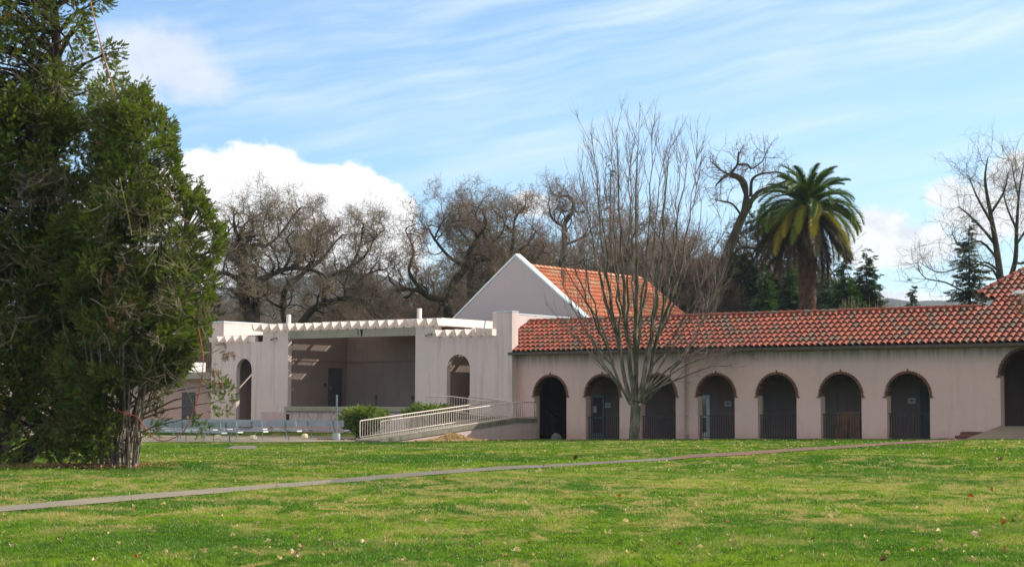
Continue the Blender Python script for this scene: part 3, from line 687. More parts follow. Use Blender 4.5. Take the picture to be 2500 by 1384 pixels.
# dark slot and cracks in the stage front
r = random.Random(12); mb = MB(); mb.box(-15.02, -14.78, VF-0.075, VF-0.062, 0.55, 1.1)
for cr in range(9):
    u_ = -14.6+cr*0.62+r.uniform(-0.2, 0.2); z_ = 1.19; w_ = 0.02
    for s in range(r.randint(3, 8)):
        u2, z2 = u_+r.uniform(-0.16, 0.2), z_-r.uniform(0.03, 0.2)
        mb.face([(u_-w_, VF-0.064, z_), (u_+w_, VF-0.064, z_), (u2+w_*.8, VF-0.064, z2), (u2-w_*.8, VF-0.064, z2)]); u_, z_, w_ = u2, z2, w_*0.85
for (u_, z0_, z1_) in ((-16.2, 0.3, 0.75), (-9.9, 5.25, 5.55)):
    mb.box(u_, u_+0.03, VF-0.05, VF-0.036, z0_, z1_)
mb.face([(-9.75,VF-0.016,5.56),(-9.55,VF-0.016,5.56),(-9.6,VF-0.016,5.2),(-9.68,VF-0.016,5.18)])
mb.build('cracks', M['dark'], bs)
# pergola: beams across the front, tips cut back below
def beam(u, v0, v1, z0, z1, w=0.10, tip=0.15, name='pergola_beam'):
    m_ = MB(); m_.prism([(v0, z1), (v0+tip*0.25, z0+(z1-z0)*0.5), (v0+tip, z0), (v1, z0), (v1, z1)], u, u+w, 0); return m_.build(name, M['pergola'], bs)
r = random.Random(3)
nb = 21; us = [-17.25+(13.05)*i/(nb-1) for i in range(nb)]
for i, u_ in enumerate(us):
    beam(u_, -0.97+r.uniform(-0.03, 0.03), 4.4, 5.625+r.uniform(0,0.012), 5.975+r.uniform(-0.012, 0.012))
for i in range(6): beam(-20.75+0.635*i, -0.93+r.uniform(-0.03, 0.03), (0.6 if i == 4 else 4.3), 5.075, 5.40) if i != 5 else None
for i in range(6): beam(-4.30+0.635*i, -0.93+r.uniform(-0.03, 0.03), 4.3, 5.075, 5.40)
mb = MB()
for a, b in zip(us, us[1:]): mb.box(a+0.102, b-0.002, VF+0.03, VB-0.02, 5.603, 5.96)          # blocking between beams
mb.box(-12.4, -4.25, VF+0.02, 4.4, 5.99, 6.03); mb.box(-17.2, -15.1, VF+0.02, 4.4, 5.99, 6.03)
for i in range(5): mb.box(-20.75+0.635*i+0.102, -20.75+0.635*(i+1)-0.002, VF+0.03, VB-0.02, 5.063, 5.385)
for i in range(5): mb.box(-4.30+0.635*i+0.102, -4.30+0.635*(i+1)-0.002, VF+0.03, VB-0.02, 5.063, 5.385)
mb.box(-20.0, -17.0, VF+0.02, 4.3, 5.41, 5.44)
mb.build('pergola_boards', M['pergola'], bs)
mb = MB()
for (x0_, x1_, vmax, z_) in ((-15.4, -12.35, 4.3, 5.99), (-4.4, -1.0, 4.2, 5.41)):
    vv = 0.0; gcount = 0
    while vv < vmax:
        if gcount % 6 == 5: mb.box(x0_, x1_, vv, vv+0.36, z_, z_+0.02); vv += 0.50
        else: mb.box(x0_, x1_, vv, vv+0.085, z_, z_+0.018); vv += 0.225
        gcount += 1
mb.build('pergola_slats', M['pergola'], bs)
for px_, py_ in ((705,768),(1024,753)):
    u_, z_ = on_v(px_, py_, -0.3); mb = MB(); mb.box(u_-0.09, u_+0.09, -0.39, -0.21, 5.98, z_); mb.build('roof_post', M['pergola'], bs, bevel=0.01)
dd = ray(1190, 798); mb = MB(); mb.box(-4.2, -4.05, 1.95, 2.1, 5.4, 5.62); mb.build('short_post', M['pergola'], bs)
mb = MB(); mb.box(-15.119, -15.07, 2.92, 4.02, 1.515, 3.66); sd_ = mb.build('stage_door', M['greydoor'], bs)
mb = MB(); mb.box(-15.069, -15.04, 3.05, 3.12, 2.45, 2.6); mb.build('handle', M['steel'], sd_)
mb = MB(); mb.box(-15.119, -15.08, 2.62, 2.72, 2.60, 2.80); mb.build('switch_box', M['dark'], bs)
for px_, py_ in ((918,969),(1007,970)):
    u_, z_ = on_v(px_, py_, 4.39); mb = MB(); mb.box(u_-0.07, u_+0.07, 4.33, 4.398, z_-0.1, z_+0.1); mb.box(u_-0.015, u_+0.015, 4.38, 4.398, 1.52, z_-0.1); mb.build('socket_box', M['gutter'], bs)
mb = MB(); mb.box(-18.6, -17.75, 4.30, 4.398, 0.18, 2.4); mb.build('passage_door', M['dark'], bs)
for px_, py_ in ((668,827),(1046,817)):
    u_, z_ = on_v(px_, py_, VF-0.12); mb = MB()
    mb.tube([(u_+0.12, VF-0.02, z_+0.03), (u_+0.05, VF-0.10, z_+0.05), (u_, VF-0.14, z_)], 0.02, 6)
    mb.tube([(u_+0.08, VF-0.12, z_+0.04), (u_-0.12, VF-0.26, z_-0.05)], 0.045, 10, 0.075); mb.tube([(u_+0.12, VF-0.003, z_+0.03), (u_+0.12, VF-0.03, z_+0.03)], 0.06, 10)
    mb.build('floodlight', M['steel'], bs, smooth=False)
mb = MB(); P0 = on_v(1180, 780, 2.0); P1 = on_v(1212, 773, 2.0)
mb.tube([(P0[0], 2.0, 5.3), (P0[0]+0.15, 2.0, P0[1]), (P0[0]+0.4, 2.0, P1[1]), (P1[0]+0.3, 2.0, P1[1])], 0.03, 6); mb.build('roof_pipe', M['steel'], bs)

# ------------------------------------------------------------------ gabled hall behind
hl = empty('gabled_hall', tuple(W0), RZ, 'tall mauve gabled hall with orange tile roof behind the stage and arcade', 'building')
GV = 7.5; UA, ZA = -5.47, 9.86; SL = 0.772
def gz(u): return ZA-SL*abs(u-UA)
UL, UR = -10.6, -0.85
mb = MB(); mb.prism([(UL, 2.0), (UR, 2.0), (UR, gz(UR)-0.05), (UA, ZA-0.05), (UL, gz(UL)-0.05)], GV, GV+0.35, 1); mb.build('gable_wall', M['hall'], hl)
mb = MB()
for s, ue in ((1, UR+0.06), (-1, UL)):
    mb.prism([(UA, ZA-0.047), (ue, gz(ue)-0.047), (ue, gz(ue)+0.06), (UA, ZA+0.07)], GV-0.04, GV+0.42, 1)
mb.build('gable_coping', M['coping'], hl)
mb = MB(); HV1 = 20.3; zr2 = lambda u: ZA-0.62-SL*abs(u-UA)
mb.box(UL+0.3, UR+1.0, GV+0.35, HV1-0.2, 0.0, 5.0); mb.prism([(UL+0.3, 5.0), (UR+1.0, 5.0), (UR+1.0, zr2(UR+1.0)-0.05), (UA, zr2(UA)-0.05), (UL+0.3, zr2(UL+0.3)-0.05)], HV1-0.5, HV1-0.2, 1)
mb.build('side_walls', M['hall'], hl)
mb = MB()
mb.face([(UA, GV+0.35, zr2(UA)), (UA, HV1, zr2(UA)), (UR+1.6, HV1, zr2(UR+1.6)), (UR+1.6, GV+0.35, zr2(UR+1.6))])
mb.face([(UA, GV+0.35, zr2(UA)), (UL-0.3, GV+0.35, zr2(UL-0.3)), (UL-0.3, HV1, zr2(UL-0.3)), (UA, HV1, zr2(UA))]); mb.build('roof_deck', M['dark'], hl)
q = math.hypot(1, SL); mb = MB(); nW = int((UR+1.6-UA)*q/0.40)
tiles(mb, (UR+1.6, GV+0.43, zr2(UR+1.6)), (0,1,0), (-1/q, 0, SL/q), (SL/q, 0, 1/q), int((HV1-GV-0.4)/0.30), nW, 0.30, (UR+1.6-UA)*q/nW, lambda a, b: True, 31)
mb.build('tile_roof', M['tile2'], hl)
mb = MB(); ridge_caps(mb, (UA, GV+0.45, zr2(UA)+0.06), (UA, HV1+0.1, zr2(UA)+0.06), 0.16, 9); mb.build('ridge_tiles', M['tile2'], hl); mb = MB(); ridge_caps(mb, (UR+1.6, HV1, zr2(UR+1.6)+0.08), (UA, HV1, zr2(UA)+0.08), 0.13, 19); mb.build('verge_tiles', M['tile2'], hl)

# ------------------------------------------------------------------ access ramp and its rails
UA_, UB_ = 1.5, 0.06
rp = empty('access_ramp', tuple(W0), RZ, 'long weathered concrete ramp rising from the lawn to the pier corner', 'ramp')
def rz(v): return 0.10+(0.98-0.10)*min(1, max(0, (v+11.4)/(11.4-1.75)))
g0 = -0.2
mb = MB(); P = [(-11.6, g0), (-0.003, g0), (-0.003, 0.80), (-1.75, 0.80), (-11.4, -0.05)]
mb.prism(P, UB_+0.06, UA_-0.03, 0); mb.box(-4.4, UB_+0.05, -1.75, VF-0.005, g0, 0.95); mb.build('ramp_wall', stucco('ramp_stucco', (0.57,0.45,0.43), (0.36,0.28,0.26), (0.5,0.39,0.37), 0.35, (0.46,0.32,0.29)), rp)
mb = MB(); mb.prism([(-11.6, 0.0), (-11.4, -0.04), (-1.75, 0.803), (-0.004, 0.803), (-0.004, 1.0), (-1.75, 1.0), (-11.4, 0.13), (-11.6, 0.08)], UB_, UA_+0.02, 0)
mb.prism([(-4.4, 0.955), (UB_-0.003, 0.955), (UB_-0.003, 1.0), (-2.4, 1.13), (-4.4, 1.13)], -1.8, VF-0.008, 1)
mb.build('ramp_slab', M['slab'], rp)
def handrail(pts, label, foot=0.12, step=0.17, n_post=4):
    """pts: list of (u, v, z_floor) ; rail 0.83 above"""
    b = pts[0]; e = empty('handrail', tuple(L(*b)), RZ, label, 'handrail', 'beige tubular handrails of the ramp')
    R = [np.array(p)-np.array(b) for p in pts]
    top = [tuple(p+np.array([0,0,foot+0.72])) for p in R]; bot = [tuple(p+np.array([0,0,foot])) for p in R]
    d0 = (R[1]-R[0]); d0 = d0/np.linalg.norm(d0)
    m_ = MB(); s = tuple(np.array(bot[0])+np.array([0,0,0.04])); s2 = tuple(np.array(top[0])-np.array([0,0,0.04]))
    m_.tube([tuple(np.array(bot[0])+d0*0.05)]+[s, s2]+[tuple(np.array(top[0])+d0*0.05)]+top[1:], 0.026, 8); m_.build('top_rail', M['railpaint'], e, smooth=True)
    m_ = MB(); m_.tube([tuple(np.array(bot[0])+d0*0.05)]+bot[1:], 0.024, 8); m_.build('bottom_rail', M['railpaint'], e, smooth=True)
    m_ = MB(); m_.tube([bot[-1], top[-1]], 0.024, 8); m_.build('end_post', M['railpaint'], e)
    m_ = MB(); m_.tube([(0,0,foot),(0,0,foot+0.72)], 0.0115, 6); b0 = m_.build('baluster', M['railpaint'], e)
    m_ = MB(); m_.tube([(0,0,-0.05),(0,0,foot)], 0.02, 6); f0 = m_.build('foot_post', M['railpaint'], e)
    first = True; acc = 0; cnt = 0; tot = sum(np.linalg.norm(b_-a_) for a_, b_ in zip(R, R[1:]))
    nb_ = min(96, int(tot/step)); seg = [0]
    for a_, b_ in zip(R, R[1:]): seg.append(seg[-1]+np.linalg.norm(b_-a_))
    def at_(s_): return tuple(float(np.interp(s_, seg, [p[i] for p in R])) for i in range(3))
    for i in range(nb_):
        o_ = b0 if i == 0 else b0.copy()
        if i: COL.objects.link(o_); o_.parent = e
        o_.location = at_(tot*(i+1)/(nb_+1))
    for i in range(n_post):
        o_ = f0 if i == 0 else f0.copy()
        if i: COL.objects.link(o_); o_.parent = e
        o_.location = at_(0.2+(tot-0.3)*i/(n_post-1))
handrail([(1.46, -11.45, 0.06), (1.46, -1.8, 0.93), (1.46, -0.05, 0.93)], 'sunlit beige handrail along the near edge of the ramp, ending at the first arch', n_post=6)
handrail([(0.12, -11.30, 0.07), (0.12, -1.72, 0.96)], 'beige handrail along the far edge of the sloping ramp, beside the hedges', n_post=6)
handrail([(0.0, -1.72, 0.96), (-2.45, -1.72, 1.2), (-4.1, -1.72, 1.2)], 'shaded mauve handrail on the upper landing below the right stage arch', n_post=3)
handrail([(0.40, -0.55, 0.96), (-2.3, -0.55, 1.24)], 'short handrail sloping along the foot of the corner pier', n_post=3)
# concrete approach and brick step at the last arch
mb = MB(); mb.face([(24.3,-2.6,0.36),(31,-2.6,0.36),(31,-0.004,0.87),(24.75,-0.004,0.87)]); mb.face([(24.3,-2.6,0.36),(24.75,-0.004,0.87),(24.75,-0.004,0.1),(24.3,-2.6,0.1)]); mb.face([(24.3,-2.6,0.1),(31,-2.6,0.1),(31,-2.6,0.36),(24.3,-2.6,0.36)])
o = mb.build('approach_ramp', M['concrete']); o.location = W0; o.rotation_euler.z = RZ; tag(o, 'short grey concrete slope leading up to the last arch', 'ramp')
mb = MB(); mb.prism([(-1.3, 0.1), (-1.25, 0.47), (-0.7, 0.50), (-0.68, 0.62), (-0.004, 0.63), (-0.004, 0.1)], 23.35, 24.4, 0); mb.tint = 0.1
o = mb.build('brick_step', M['brick']); o.location = W0; o.rotation_euler.z = RZ; tag(o, 'dark brown brick steps against the wall beside the concrete slope', 'steps')
# ------------------------------------------------------------------ plant geometry
def tubes(name, segs, k=4):
    """segs: rows (x0,y0,z0,r0,x1,y1,z1,r1) -> one mesh of tapered limbs"""
    S = np.asarray(segs, float); a = S[:, 0:3]; ra = S[:, 3:4]; b = S[:, 4:7]; rb = S[:, 7:8]
    d = b-a; ln = np.linalg.norm(d, axis=1, keepdims=True)+1e-9; d = d/ln
    h = np.where(np.abs(d[:, 2:3]) > 0.9, np.array([[1.0, 0, 0]]), np.array([[0, 0, 1.0]]))
    s = np.cross(d, h); s /= np.linalg.norm(s, axis=1, keepdims=True)+1e-9; t = np.cross(d, s)
    a = a-d*ra*0.5; V = []
    for q in range(k):
        c, n_ = math.cos(2*PI*q/k), math.sin(2*PI*q/k); V.append(a+(s*c+t*n_)*ra)
    for q in range(k):
        c, n_ = math.cos(2*PI*q/k), math.sin(2*PI*q/k); V.append(b+(s*c+t*n_)*rb)
    V = np.stack(V, 1).reshape(-1, 3); n = len(S); base = np.arange(n)[:, None]*2*k
    Fq = np.concatenate([base+np.array([[q, (q+1) % k, k+(q+1) % k, k+q]]) for q in range(k)], 0)
    return np_mesh(name, V, Fq)
def rvec(r): 
    v = Vector((r.gauss(0, 1), r.gauss(0, 1), r.gauss(0, 1))); return v.normalized()

def grow_oak(seed, height, spread=1.0, twig=1.0, lean=0.0, bare=False, trunk_h=0.22, dens=1.0):
    """gnarled deciduous oak in winter: returns limb and twig segments around the origin"""
    r = random.Random(seed); limbs = []; twigs = []
    def go(p, d, ln, rad, lev):
        n = 5 if lev < 2 else 4 if lev < 4 else 3
        st = ln/n; wig = (0.16, 0.34, 0.50, 0.6, 0.65, 0.65, 0.65)[min(lev, 6)]
        for i in range(n):
            up = Vector((0, 0, 1))*(0.10 if lev < 3 else 0.06)
            d = (d+rvec(r)*wig+up).normalized()
            if p.z < 2.0 and d.z < 0.1 and lev > 0: d.z = 0.2; d.normalize()
            q = p+d*st; r1 = rad*(1-0.34*(i+1)/n)
            r0 = rad*(1-0.34*i/n)
            (limbs if r0 > 0.035 else twigs).append((*p, r0, *q, r1))
            if lev >= 1 and lev < LV and r.random() < (0.55, 0.7, 0.85, 0.9, 0.8)[min(lev, 4)]*dens:
                side = rvec(r).cross(d).normalized(); cd = (d*r.uniform(0.3, 0.9)+side*r.uniform(0.7, 1.1)).normalized()
                go(q, cd, ln*r.uniform(0.45, 0.72), r1*r.uniform(0.5, 0.72), lev+1)
            p = q
        if lev < LV:
            for _ in range(2 if lev else r.randint(3, 4)):
                side = rvec(r).cross(d).normalized(); o = r.uniform(0.35, 0.8)
                if lev == 0: side = Vector((math.cos(2.1*_+ph), math.sin(2.1*_+ph), r.uniform(-0.1, 0.4))); o = r.uniform(0.5, 1.0)*spread
                go(p, (d+side*o).normalized(), ln*(r.uniform(0.62, 0.9) if lev else r.uniform(1.1, 1.6)), rad*0.62*r.uniform(0.85, 1.1), lev+1)
    LV = 6; ph = r.uniform(0, 6)
    go(Vector((0, 0, -0.3)), Vector((lean, 0, 1)).normalized(), height*trunk_h, height*0.028, 0)
    allz = [s[6] for s in limbs+twigs]; k = height/max(allz)
    f = lambda S: [(s[0]*k, s[1]*k, s[2]*k, s[3]*1.0, s[4]*k, s[5]*k, s[6]*k, s[7]*1.0) for s in S]
    limbs, twigs = f(limbs), f(twigs)
    # fine spur twigs along the thin wood
    fine = []
    tw = [s for s in twigs]
    for s in tw:
        m = 2 if r.random() < 0.8*twig else 1
        for _ in range(m if twig > 0.5 else (1 if r.random() < 0.5 else 0)):
            t = r.random(); p = Vector(s[0:3]).lerp(Vector(s[4:7]), t); d = (rvec(r)+Vector((0, 0, 0.25))).normalized()
            l = r.uniform(0.15, 0.42); q = p+d*l; fine.append((*p, 0.010, *q, 0.005))
            d2 = (d+rvec(r)*0.9).normalized(); q2 = q+d2*l*0.6; fine.append((*q, 0.008, *q2, 0.004))
    return limbs, twigs+fine
def tree_obj(name, root_loc, limbs, twigs, mt, mc, label, cat='tree', group=None, rz=0.0, scale=1.0, lm=None, tm=None):
    e = empty(name, root_loc, rz, label, cat, group); e.scale = (scale,)*3
    lm = lm or tubes('trunk', limbs, 6); tm = tm or tubes('crown', twigs, 3)
    link('trunk', lm, mt, e); link('crown', tm, mc, e); return e, lm, tm

oakA = grow_oak(101, 17, 1.1, 1.0); oakB = grow_oak(202, 17, 0.9, 1.0); oakC = grow_oak(303, 17, 1.0, 1.0, 0.1); oakD = grow_oak(404, 15, 1.3, 1.0, -0.1)
print('oak segs', [(len(a), len(b)) for a, b in (oakA, oakB, oakC, oakD)])
protos = []
for (l_, t_) in (oakA, oakB, oakC, oakD):
    protos.append((tubes('trunk', l_, 6), tubes('crown', t_, 3)))
def span(px, y_top, Y):         # root position and height of a tree whose top shows at y_top
    p = at(px, 900, Y); top = at(px, y_top, Y); return (p[0], p[1], 0.0), top[2]
OAKS = [ # px, top y, distance, proto, rotation, label, twig material, lean
 (930, 560, 146, 3, 4.1, 'lower bare oak in the dip of the tree line, right of the hill gap', 'r'),
 (1065, 540, 150, 1, 2.2, 'brownish bare oak right of the dip, behind the right stage pillar', 'g'),
 (1300, 470, 150, 0, 5.1, 'bare oak directly behind the gable peak', 'r'),
 (1560, 470, 140, 3, 0.3, 'bare oak mostly hidden behind the grey maple branches', 'r'),
 (1690, 450, 135, 0, 5.4, 'bare oak behind the right side of the maple crown', 'r'),
]
for i, (px, yt, Y, pr, rz_, lab, tm) in enumerate(OAKS):
    loc, h = span(px, yt, Y); base_h = 17 if pr < 3 else 15
    tree_obj('oak_tree', loc, None, None, M['oakbark'], M['oaktwig'], lab, 'tree', 'bare oaks behind the buildings', rz_, h/base_h, protos[pr][0], protos[pr][1]) if tm == 'g' else None
    if tm == 'r':
        e = empty('oak_tree', loc, rz_, lab, 'tree', 'bare oaks behind the buildings'); e.scale = (h/base_h,)*3
        key = 'r%d' % pr
        tmesh = bpy.data.meshes.get(key) or protos[pr][1].copy(); tmesh.name = key
        if M['oaktwigr'].name not in [m.name for m in tmesh.materials if m]: tmesh.materials.clear(); tmesh.materials.append(M['oaktwigr'])
        link('trunk', protos[pr][0], M['oakbark'], e); link('crown', tmesh, M['oaktwigr'], e)
# second rank: farther oaks filling the wood, alike at this distance
far = [(560, 640, 165), (700, 670, 160), (1000, 640, 165), (1210, 560, 165), (1420, 540, 168), (1500, 560, 160), (1640, 560, 170)]
for i, (px, yt, Y) in enumerate(far):
    loc, h = span(px, yt, Y); pr = i % 4
    e = empty('oak_tree', loc, i*1.7, 'farther bare oak standing in the second rank of the wood behind the buildings', 'tree', 'farther oaks in the second rank'); e.scale = (h/17,)*3
    link('trunk', protos[pr][0], M['oakbark'], e); link('crown', protos[(pr)][1], M['oaktwig'], e)
# the crooked leaning oak left of the palm, drawn limb by limb
def limb_px(pts, Y, r0, r1, out, jitter=0.0, r=random):
    P = [Vector(at(x, y, Y+(dz if len(q) > 2 else 0))) if False else Vector(at(q[0], q[1], Y+(q[2] if len(q) > 2 else 0))) for q in pts for x, y, dz in ((q[0], q[1], 0),)]
    # smooth through the points
    Q = []
    for i in range(len(P)-1):
        a = P[max(0, i-1)]; b = P[i]; c = P[i+1]; d = P[min(len(P)-1, i+2)]
        for s in range(4):
            t = s/4; Q.append(0.5*((2*b)+(c-a)*t+(2*a-5*b+4*c-d)*t*t+(3*b-a-3*c+d)*t**3))
    Q.append(P[-1]); n = len(Q)-1
    for i in range(n):
        ra = r0+(r1-r0)*i/n; rb = r0+(r1-r0)*(i+1)/n; out.append((*Q[i], ra, *Q[i+1], rb))
    return Q
def twiggy(Q, start, r, out, n, ln, rad, lev=2, up=0.15, spread=1.0):
    """side shoots on a limb"""
    for _ in range(n):
        i = int(len(Q)*(start+(1-start)*r.random())) if start < 1 else len(Q)-1
        i = max(1, min(len(Q)-1, i)); p = Q[i]; d = (Q[i]-Q[i-1]).normalized()
        side = rvec(r).cross(d).normalized(); cd = (d*0.6+side*spread+Vector((0, 0, up))).normalized()
        def go(p, d, l, ra, lv):
            for s in range(4):
                d = (d+rvec(r)*0.45+Vector((0, 0, up*0.3))).normalized(); q = p+d*l/4; out.append((*p, ra*(1-.15*s), *q, ra*(1-.15*(s+1))))
                if lv > 0 and r.random() < 0.8:
                    go(q, (d*0.6+rvec(r)*0.9).normalized(), l*0.6, ra*0.6, lv-1)
                p = q
        go(p, cd, ln*r.uniform(0.6, 1.2), rad, lev)
def sprout(Q, n, ln, rad, lev, r, LB, TW, lo=0.15, up=0.10, wig=0.72):
    '''crooked side limbs that fork again and again'''
    def go(p, d, l, ra, lv):
        m = 5 if lv > 1 else 4; kids = []
        for s_ in range(m):
            d = (d+rvec(r)*wig+Vector((0, 0, up))).normalized(); q = p+d*l/m; r0 = ra*(1-0.45*s_/m); r1 = ra*(1-0.45*(s_+1)/m)
            (LB if r0 > 0.04 else TW).append((*p, r0, *q, r1))
            if lv > 0 and s_ > 0 and r.random() < (0.85 if lv > 1 else 0.7): kids.append((q, (d*0.55+rvec(r).cross(d).normalized()*0.85).normalized(), l*r.uniform(0.5, 0.75), r1*0.62))
            p = q
        if lv > 0: kids.append((p, (d+rvec(r)*0.5).normalized(), l*0.6, r1*0.75)); kids.append((p, (d+rvec(r)*0.9).normalized(), l*0.55, r1*0.65))
        for k_ in kids: go(*k_, lv-1)
    for i in range(n):
        f = lo+(1-lo)*(i+r.random())/n; j = max(1, min(len(Q)-1, int(f*(len(Q)-1)+0.5))); d = (Q[j]-Q[j-1]).normalized()
        go(Q[j], (d*0.45+rvec(r).cross(d).normalized()*0.9+Vector((0, 0, up))).normalized(), ln*r.uniform(0.75, 1.15)*(1.1-0.35*f), rad*r.uniform(0.8, 1.1), lev)
def drawn_oak(seed, Y, limbs, label, mt='oaktwig', n=7, ln=1.85):
    r = random.Random(seed); LB = []; TW = []
    allQ = []; starts = []; ys = lambda y: 790-(790-y)*0.84 if y < 790 else y; limbs = [([(x, ys(y)) for x, y in p_], a_, b_) for p_, a_, b_ in limbs]
    for pts, r0, r1 in limbs:
        s0 = 0.0
        if allQ and pts[0][1] < 785:
            p0 = Vector(at(pts[0][0], pts[0][1], Y)); nq = min(allQ, key=lambda a: abs(a.x-p0.x)+abs(a.z-p0.z)); s0 = nq.y-Y
        Q = limb_px([(x+(0 if i == 0 else r.uniform(-3, 3)), y, s0+(0 if i == 0 else r.uniform(-1.6, 1.6))) for i, (x, y) in enumerate(pts)], Y, r0, r1, LB)
        if allQ and pts[0][1] < 785: LB.append((*nq, r0, *Q[0], r0))
        elif allQ: starts.append((Q[0], r0))
        allQ += Q
        L_ = sum((a-b).length for a, b in zip(Q, Q[1:])); sprout(Q, max(2, int(n*L_/5)), ln, max(0.05, r1*0.9), 3, r, LB, TW)
    x0, y0 = limbs[0][0][0]; b = Vector(at(x0, y0, Y)); g = Vector((b.x+0.3, b.y, 0)); LB.append((*g, limbs[0][1]*1.35, *b, limbs[0][1]))
    for (q_, r_) in starts: LB.append((*g, r_*1.2, *q_, r_))
    for s_ in list(TW):
        for _ in range(1 if r.random() < 0.16 else 0):
            p = Vector(s_[0:3]).lerp(Vector(s_[4:7]), r.random()); d = (rvec(r)+Vector((0, 0, 0.15))).normalized(); l = r.uniform(0.2, 0.5); q = p+d*l; TW.append((*p, 0.012, *q, 0.006))
            q2 = q+(d+rvec(r)*0.9).normalized()*l*0.6; TW.append((*q, 0.009, *q2, 0.005))
    print('drawn oak', len(LB), len(TW)); tree_obj('oak_tree', tuple(g), rebase(LB, g), rebase(TW, g), M['oakbark'], M[mt], label, 'tree', 'bare oaks behind the buildings')
def rebase(S, o): return [(s[0]-o[0], s[1]-o[1], s[2]-o[2], s[3], s[4]-o[0], s[5]-o[1], s[6]-o[2], s[7]) for s in S]
drawn_oak(1, 112, [([(618,800),(600,730),(593,690),(592,626),(597,574),(588,534)],0.42,0.20),([(590,672),(570,655),(553,644),(518,638)],0.20,0.09),([(622,800),(624,735),(628,690),(645,660),(694,632),(746,630),(778,642)],0.34,0.10),
  ([(597,580),(622,560),(655,560),(697,510),(718,475),(738,450)],0.16,0.04),([(597,585),(590,520),(610,490),(640,470)],0.10,0.04),([(655,560),(640,515),(655,470)],0.09,0.03),([(592,626),(560,590),(548,540),(575,500)],0.12,0.04),([(694,632),(712,580),(700,545),(720,520)],0.12,0.04)],
  'twin trunked bare oak with a broken stub, nearest the tall cypress')
drawn_oak(2, 120, [([(700,800),(690,745),(700,690),(742,640),(770,590),(775,520)],0.30,0.06),([(742,640),(790,600),(812,560),(835,530)],0.14,0.04),([(770,590),(755,550),(765,510),(800,490)],0.11,0.03),([(775,540),(805,520),(835,500)],0.08,0.03),([(690,745),(650,720),(640,680)],0.12,0.05)],
  'bare oak with spreading upper arms, behind the left half of the stage opening', 'oaktwigr')
drawn_oak(3, 116, [([(735,790),(762,752),(792,732),(830,720),(862,717),(898,730),(914,765)],0.30,0.10),([(792,732),(790,690),(805,655),(850,628),(877,565),(887,514)],0.20,0.05),([(850,628),(885,600),(905,560),(915,530)],0.12,0.04),([(862,717),(868,680),(890,650),(930,630)],0.12,0.04),([(877,565),(905,550),(935,520)],0.08,0.03)],
  'lower bare oak with a thick arched bough, in the dip of the tree line')
drawn_oak(4, 118, [([(1100,800),(1096,750),(1095,722),(1110,670),(1134,626),(1145,580),(1165,540),(1146,500),(1150,465)],0.40,0.06),([(1096,722),(1050,715),(1028,697),(1000,690),(970,695)],0.24,0.10),([(1040,706),(1000,640),(1010,580),(990,520)],0.16,0.04),([(1134,626),(1090,590),(1060,540),(1040,500)],0.15,0.04),([(1165,540),(1185,500),(1178,460)],0.10,0.03),([(1060,545),(1075,500),(1100,470)],0.08,0.03)],
  'tall dark bare oak with a thick low bough reaching left, left of the gable', 'oaktwigr')
drawn_oak(5, 122, [([(1150,800),(1150,735),(1146,662),(1160,610),(1197,600),(1192,565),(1176,521),(1185,480)],0.34,0.06),([(1160,610),(1150,560),(1120,520),(1110,480)],0.14,0.04),([(1192,565),(1225,530),(1235,490)],0.12,0.04),([(1176,521),(1160,480),(1170,445)],0.08,0.03)],
  'bare oak with the highest rounded crown, rising behind the left slope of the gable')
drawn_oak(6, 124, [([(1190,800),(1205,720),(1230,660),(1250,591),(1254,528),(1257,490),(1275,455)],0.32,0.05),([(1250,591),(1285,560),(1310,520)],0.14,0.04),([(1230,660),(1275,640),(1310,600),(1330,570)],0.15,0.05),([(1254,528),(1230,500),(1225,470)],0.08,0.03)],
  'bare oak leaning right behind the gable peak', 'oaktwigr')
drawn_oak(7, 120, [([(1330,800),(1345,700),(1370,620),(1378,560),(1380,505),(1398,470),(1402,440),(1385,418)],0.34,0.07),([(1380,512),(1360,495),(1345,478),(1341,455)],0.12,0.05),([(1345,700),(1300,650),(1290,600)],0.15,0.05),([(1378,560),(1420,540),(1440,500)],0.11,0.04)],
  'bare oak with two bent upright arms against blue sky, left of the maple', 'oaktwigr', 5, 1.9)
r = random.Random(77); LB = []; TW = []; Y = 118
trunk = limb_px([(1715,860),(1750,690),(1780,610),(1812,530),(1830,500)], Y, 0.42, 0.27, LB)
A1 = limb_px([(1812,530),(1822,470),(1815,440),(1790,425),(1772,430),(1748,452)], Y, 0.2, 0.06, LB)
A2 = limb_px([(1830,500),(1812,450),(1800,435),(1783,428),(1800,402),(1803,372)], Y, 0.18, 0.06, LB)
A3 = limb_px([(1830,500),(1850,470),(1890,455),(1925,440)], Y, 0.2, 0.08, LB)
A4 = limb_px([(1833,478),(1836,440),(1858,425),(1900,420)], Y, 0.14, 0.05, LB)
A5 = limb_px([(1803,402),(1825,402),(1835,412),(1860,395),(1868,378)], Y, 0.09, 0.03, LB)
A6 = limb_px([(1783,428),(1760,415),(1738,395)], Y, 0.09, 0.03, LB)
A7 = limb_px([(1812,530),(1790,500),(1765,492),(1745,488)], Y, 0.09, 0.04, LB)
A8 = limb_px([(1760,690),(1800,610),(1850,610),(1890,640)], Y, 0.16, 0.07, LB)
for Q, n in ((A1,14),(A2,14),(A3,12),(A4,10),(A5,10),(A6,10),(A7,8),(A8,12)): twiggy(Q, 0.25, r, TW, n, 1.3, 0.030)
b0 = Vector(at(1715, 860, Y)); b0.z = 0
def rebase(S, o): return [(s[0]-o[0], s[1]-o[1], s[2]-o[2], s[3], s[4]-o[0], s[5]-o[1], s[6]-o[2], s[7]) for s in S]
LB.append((b0.x-0.3, b0.y, 0, 0.5, *at(1715, 860, Y), 0.42))
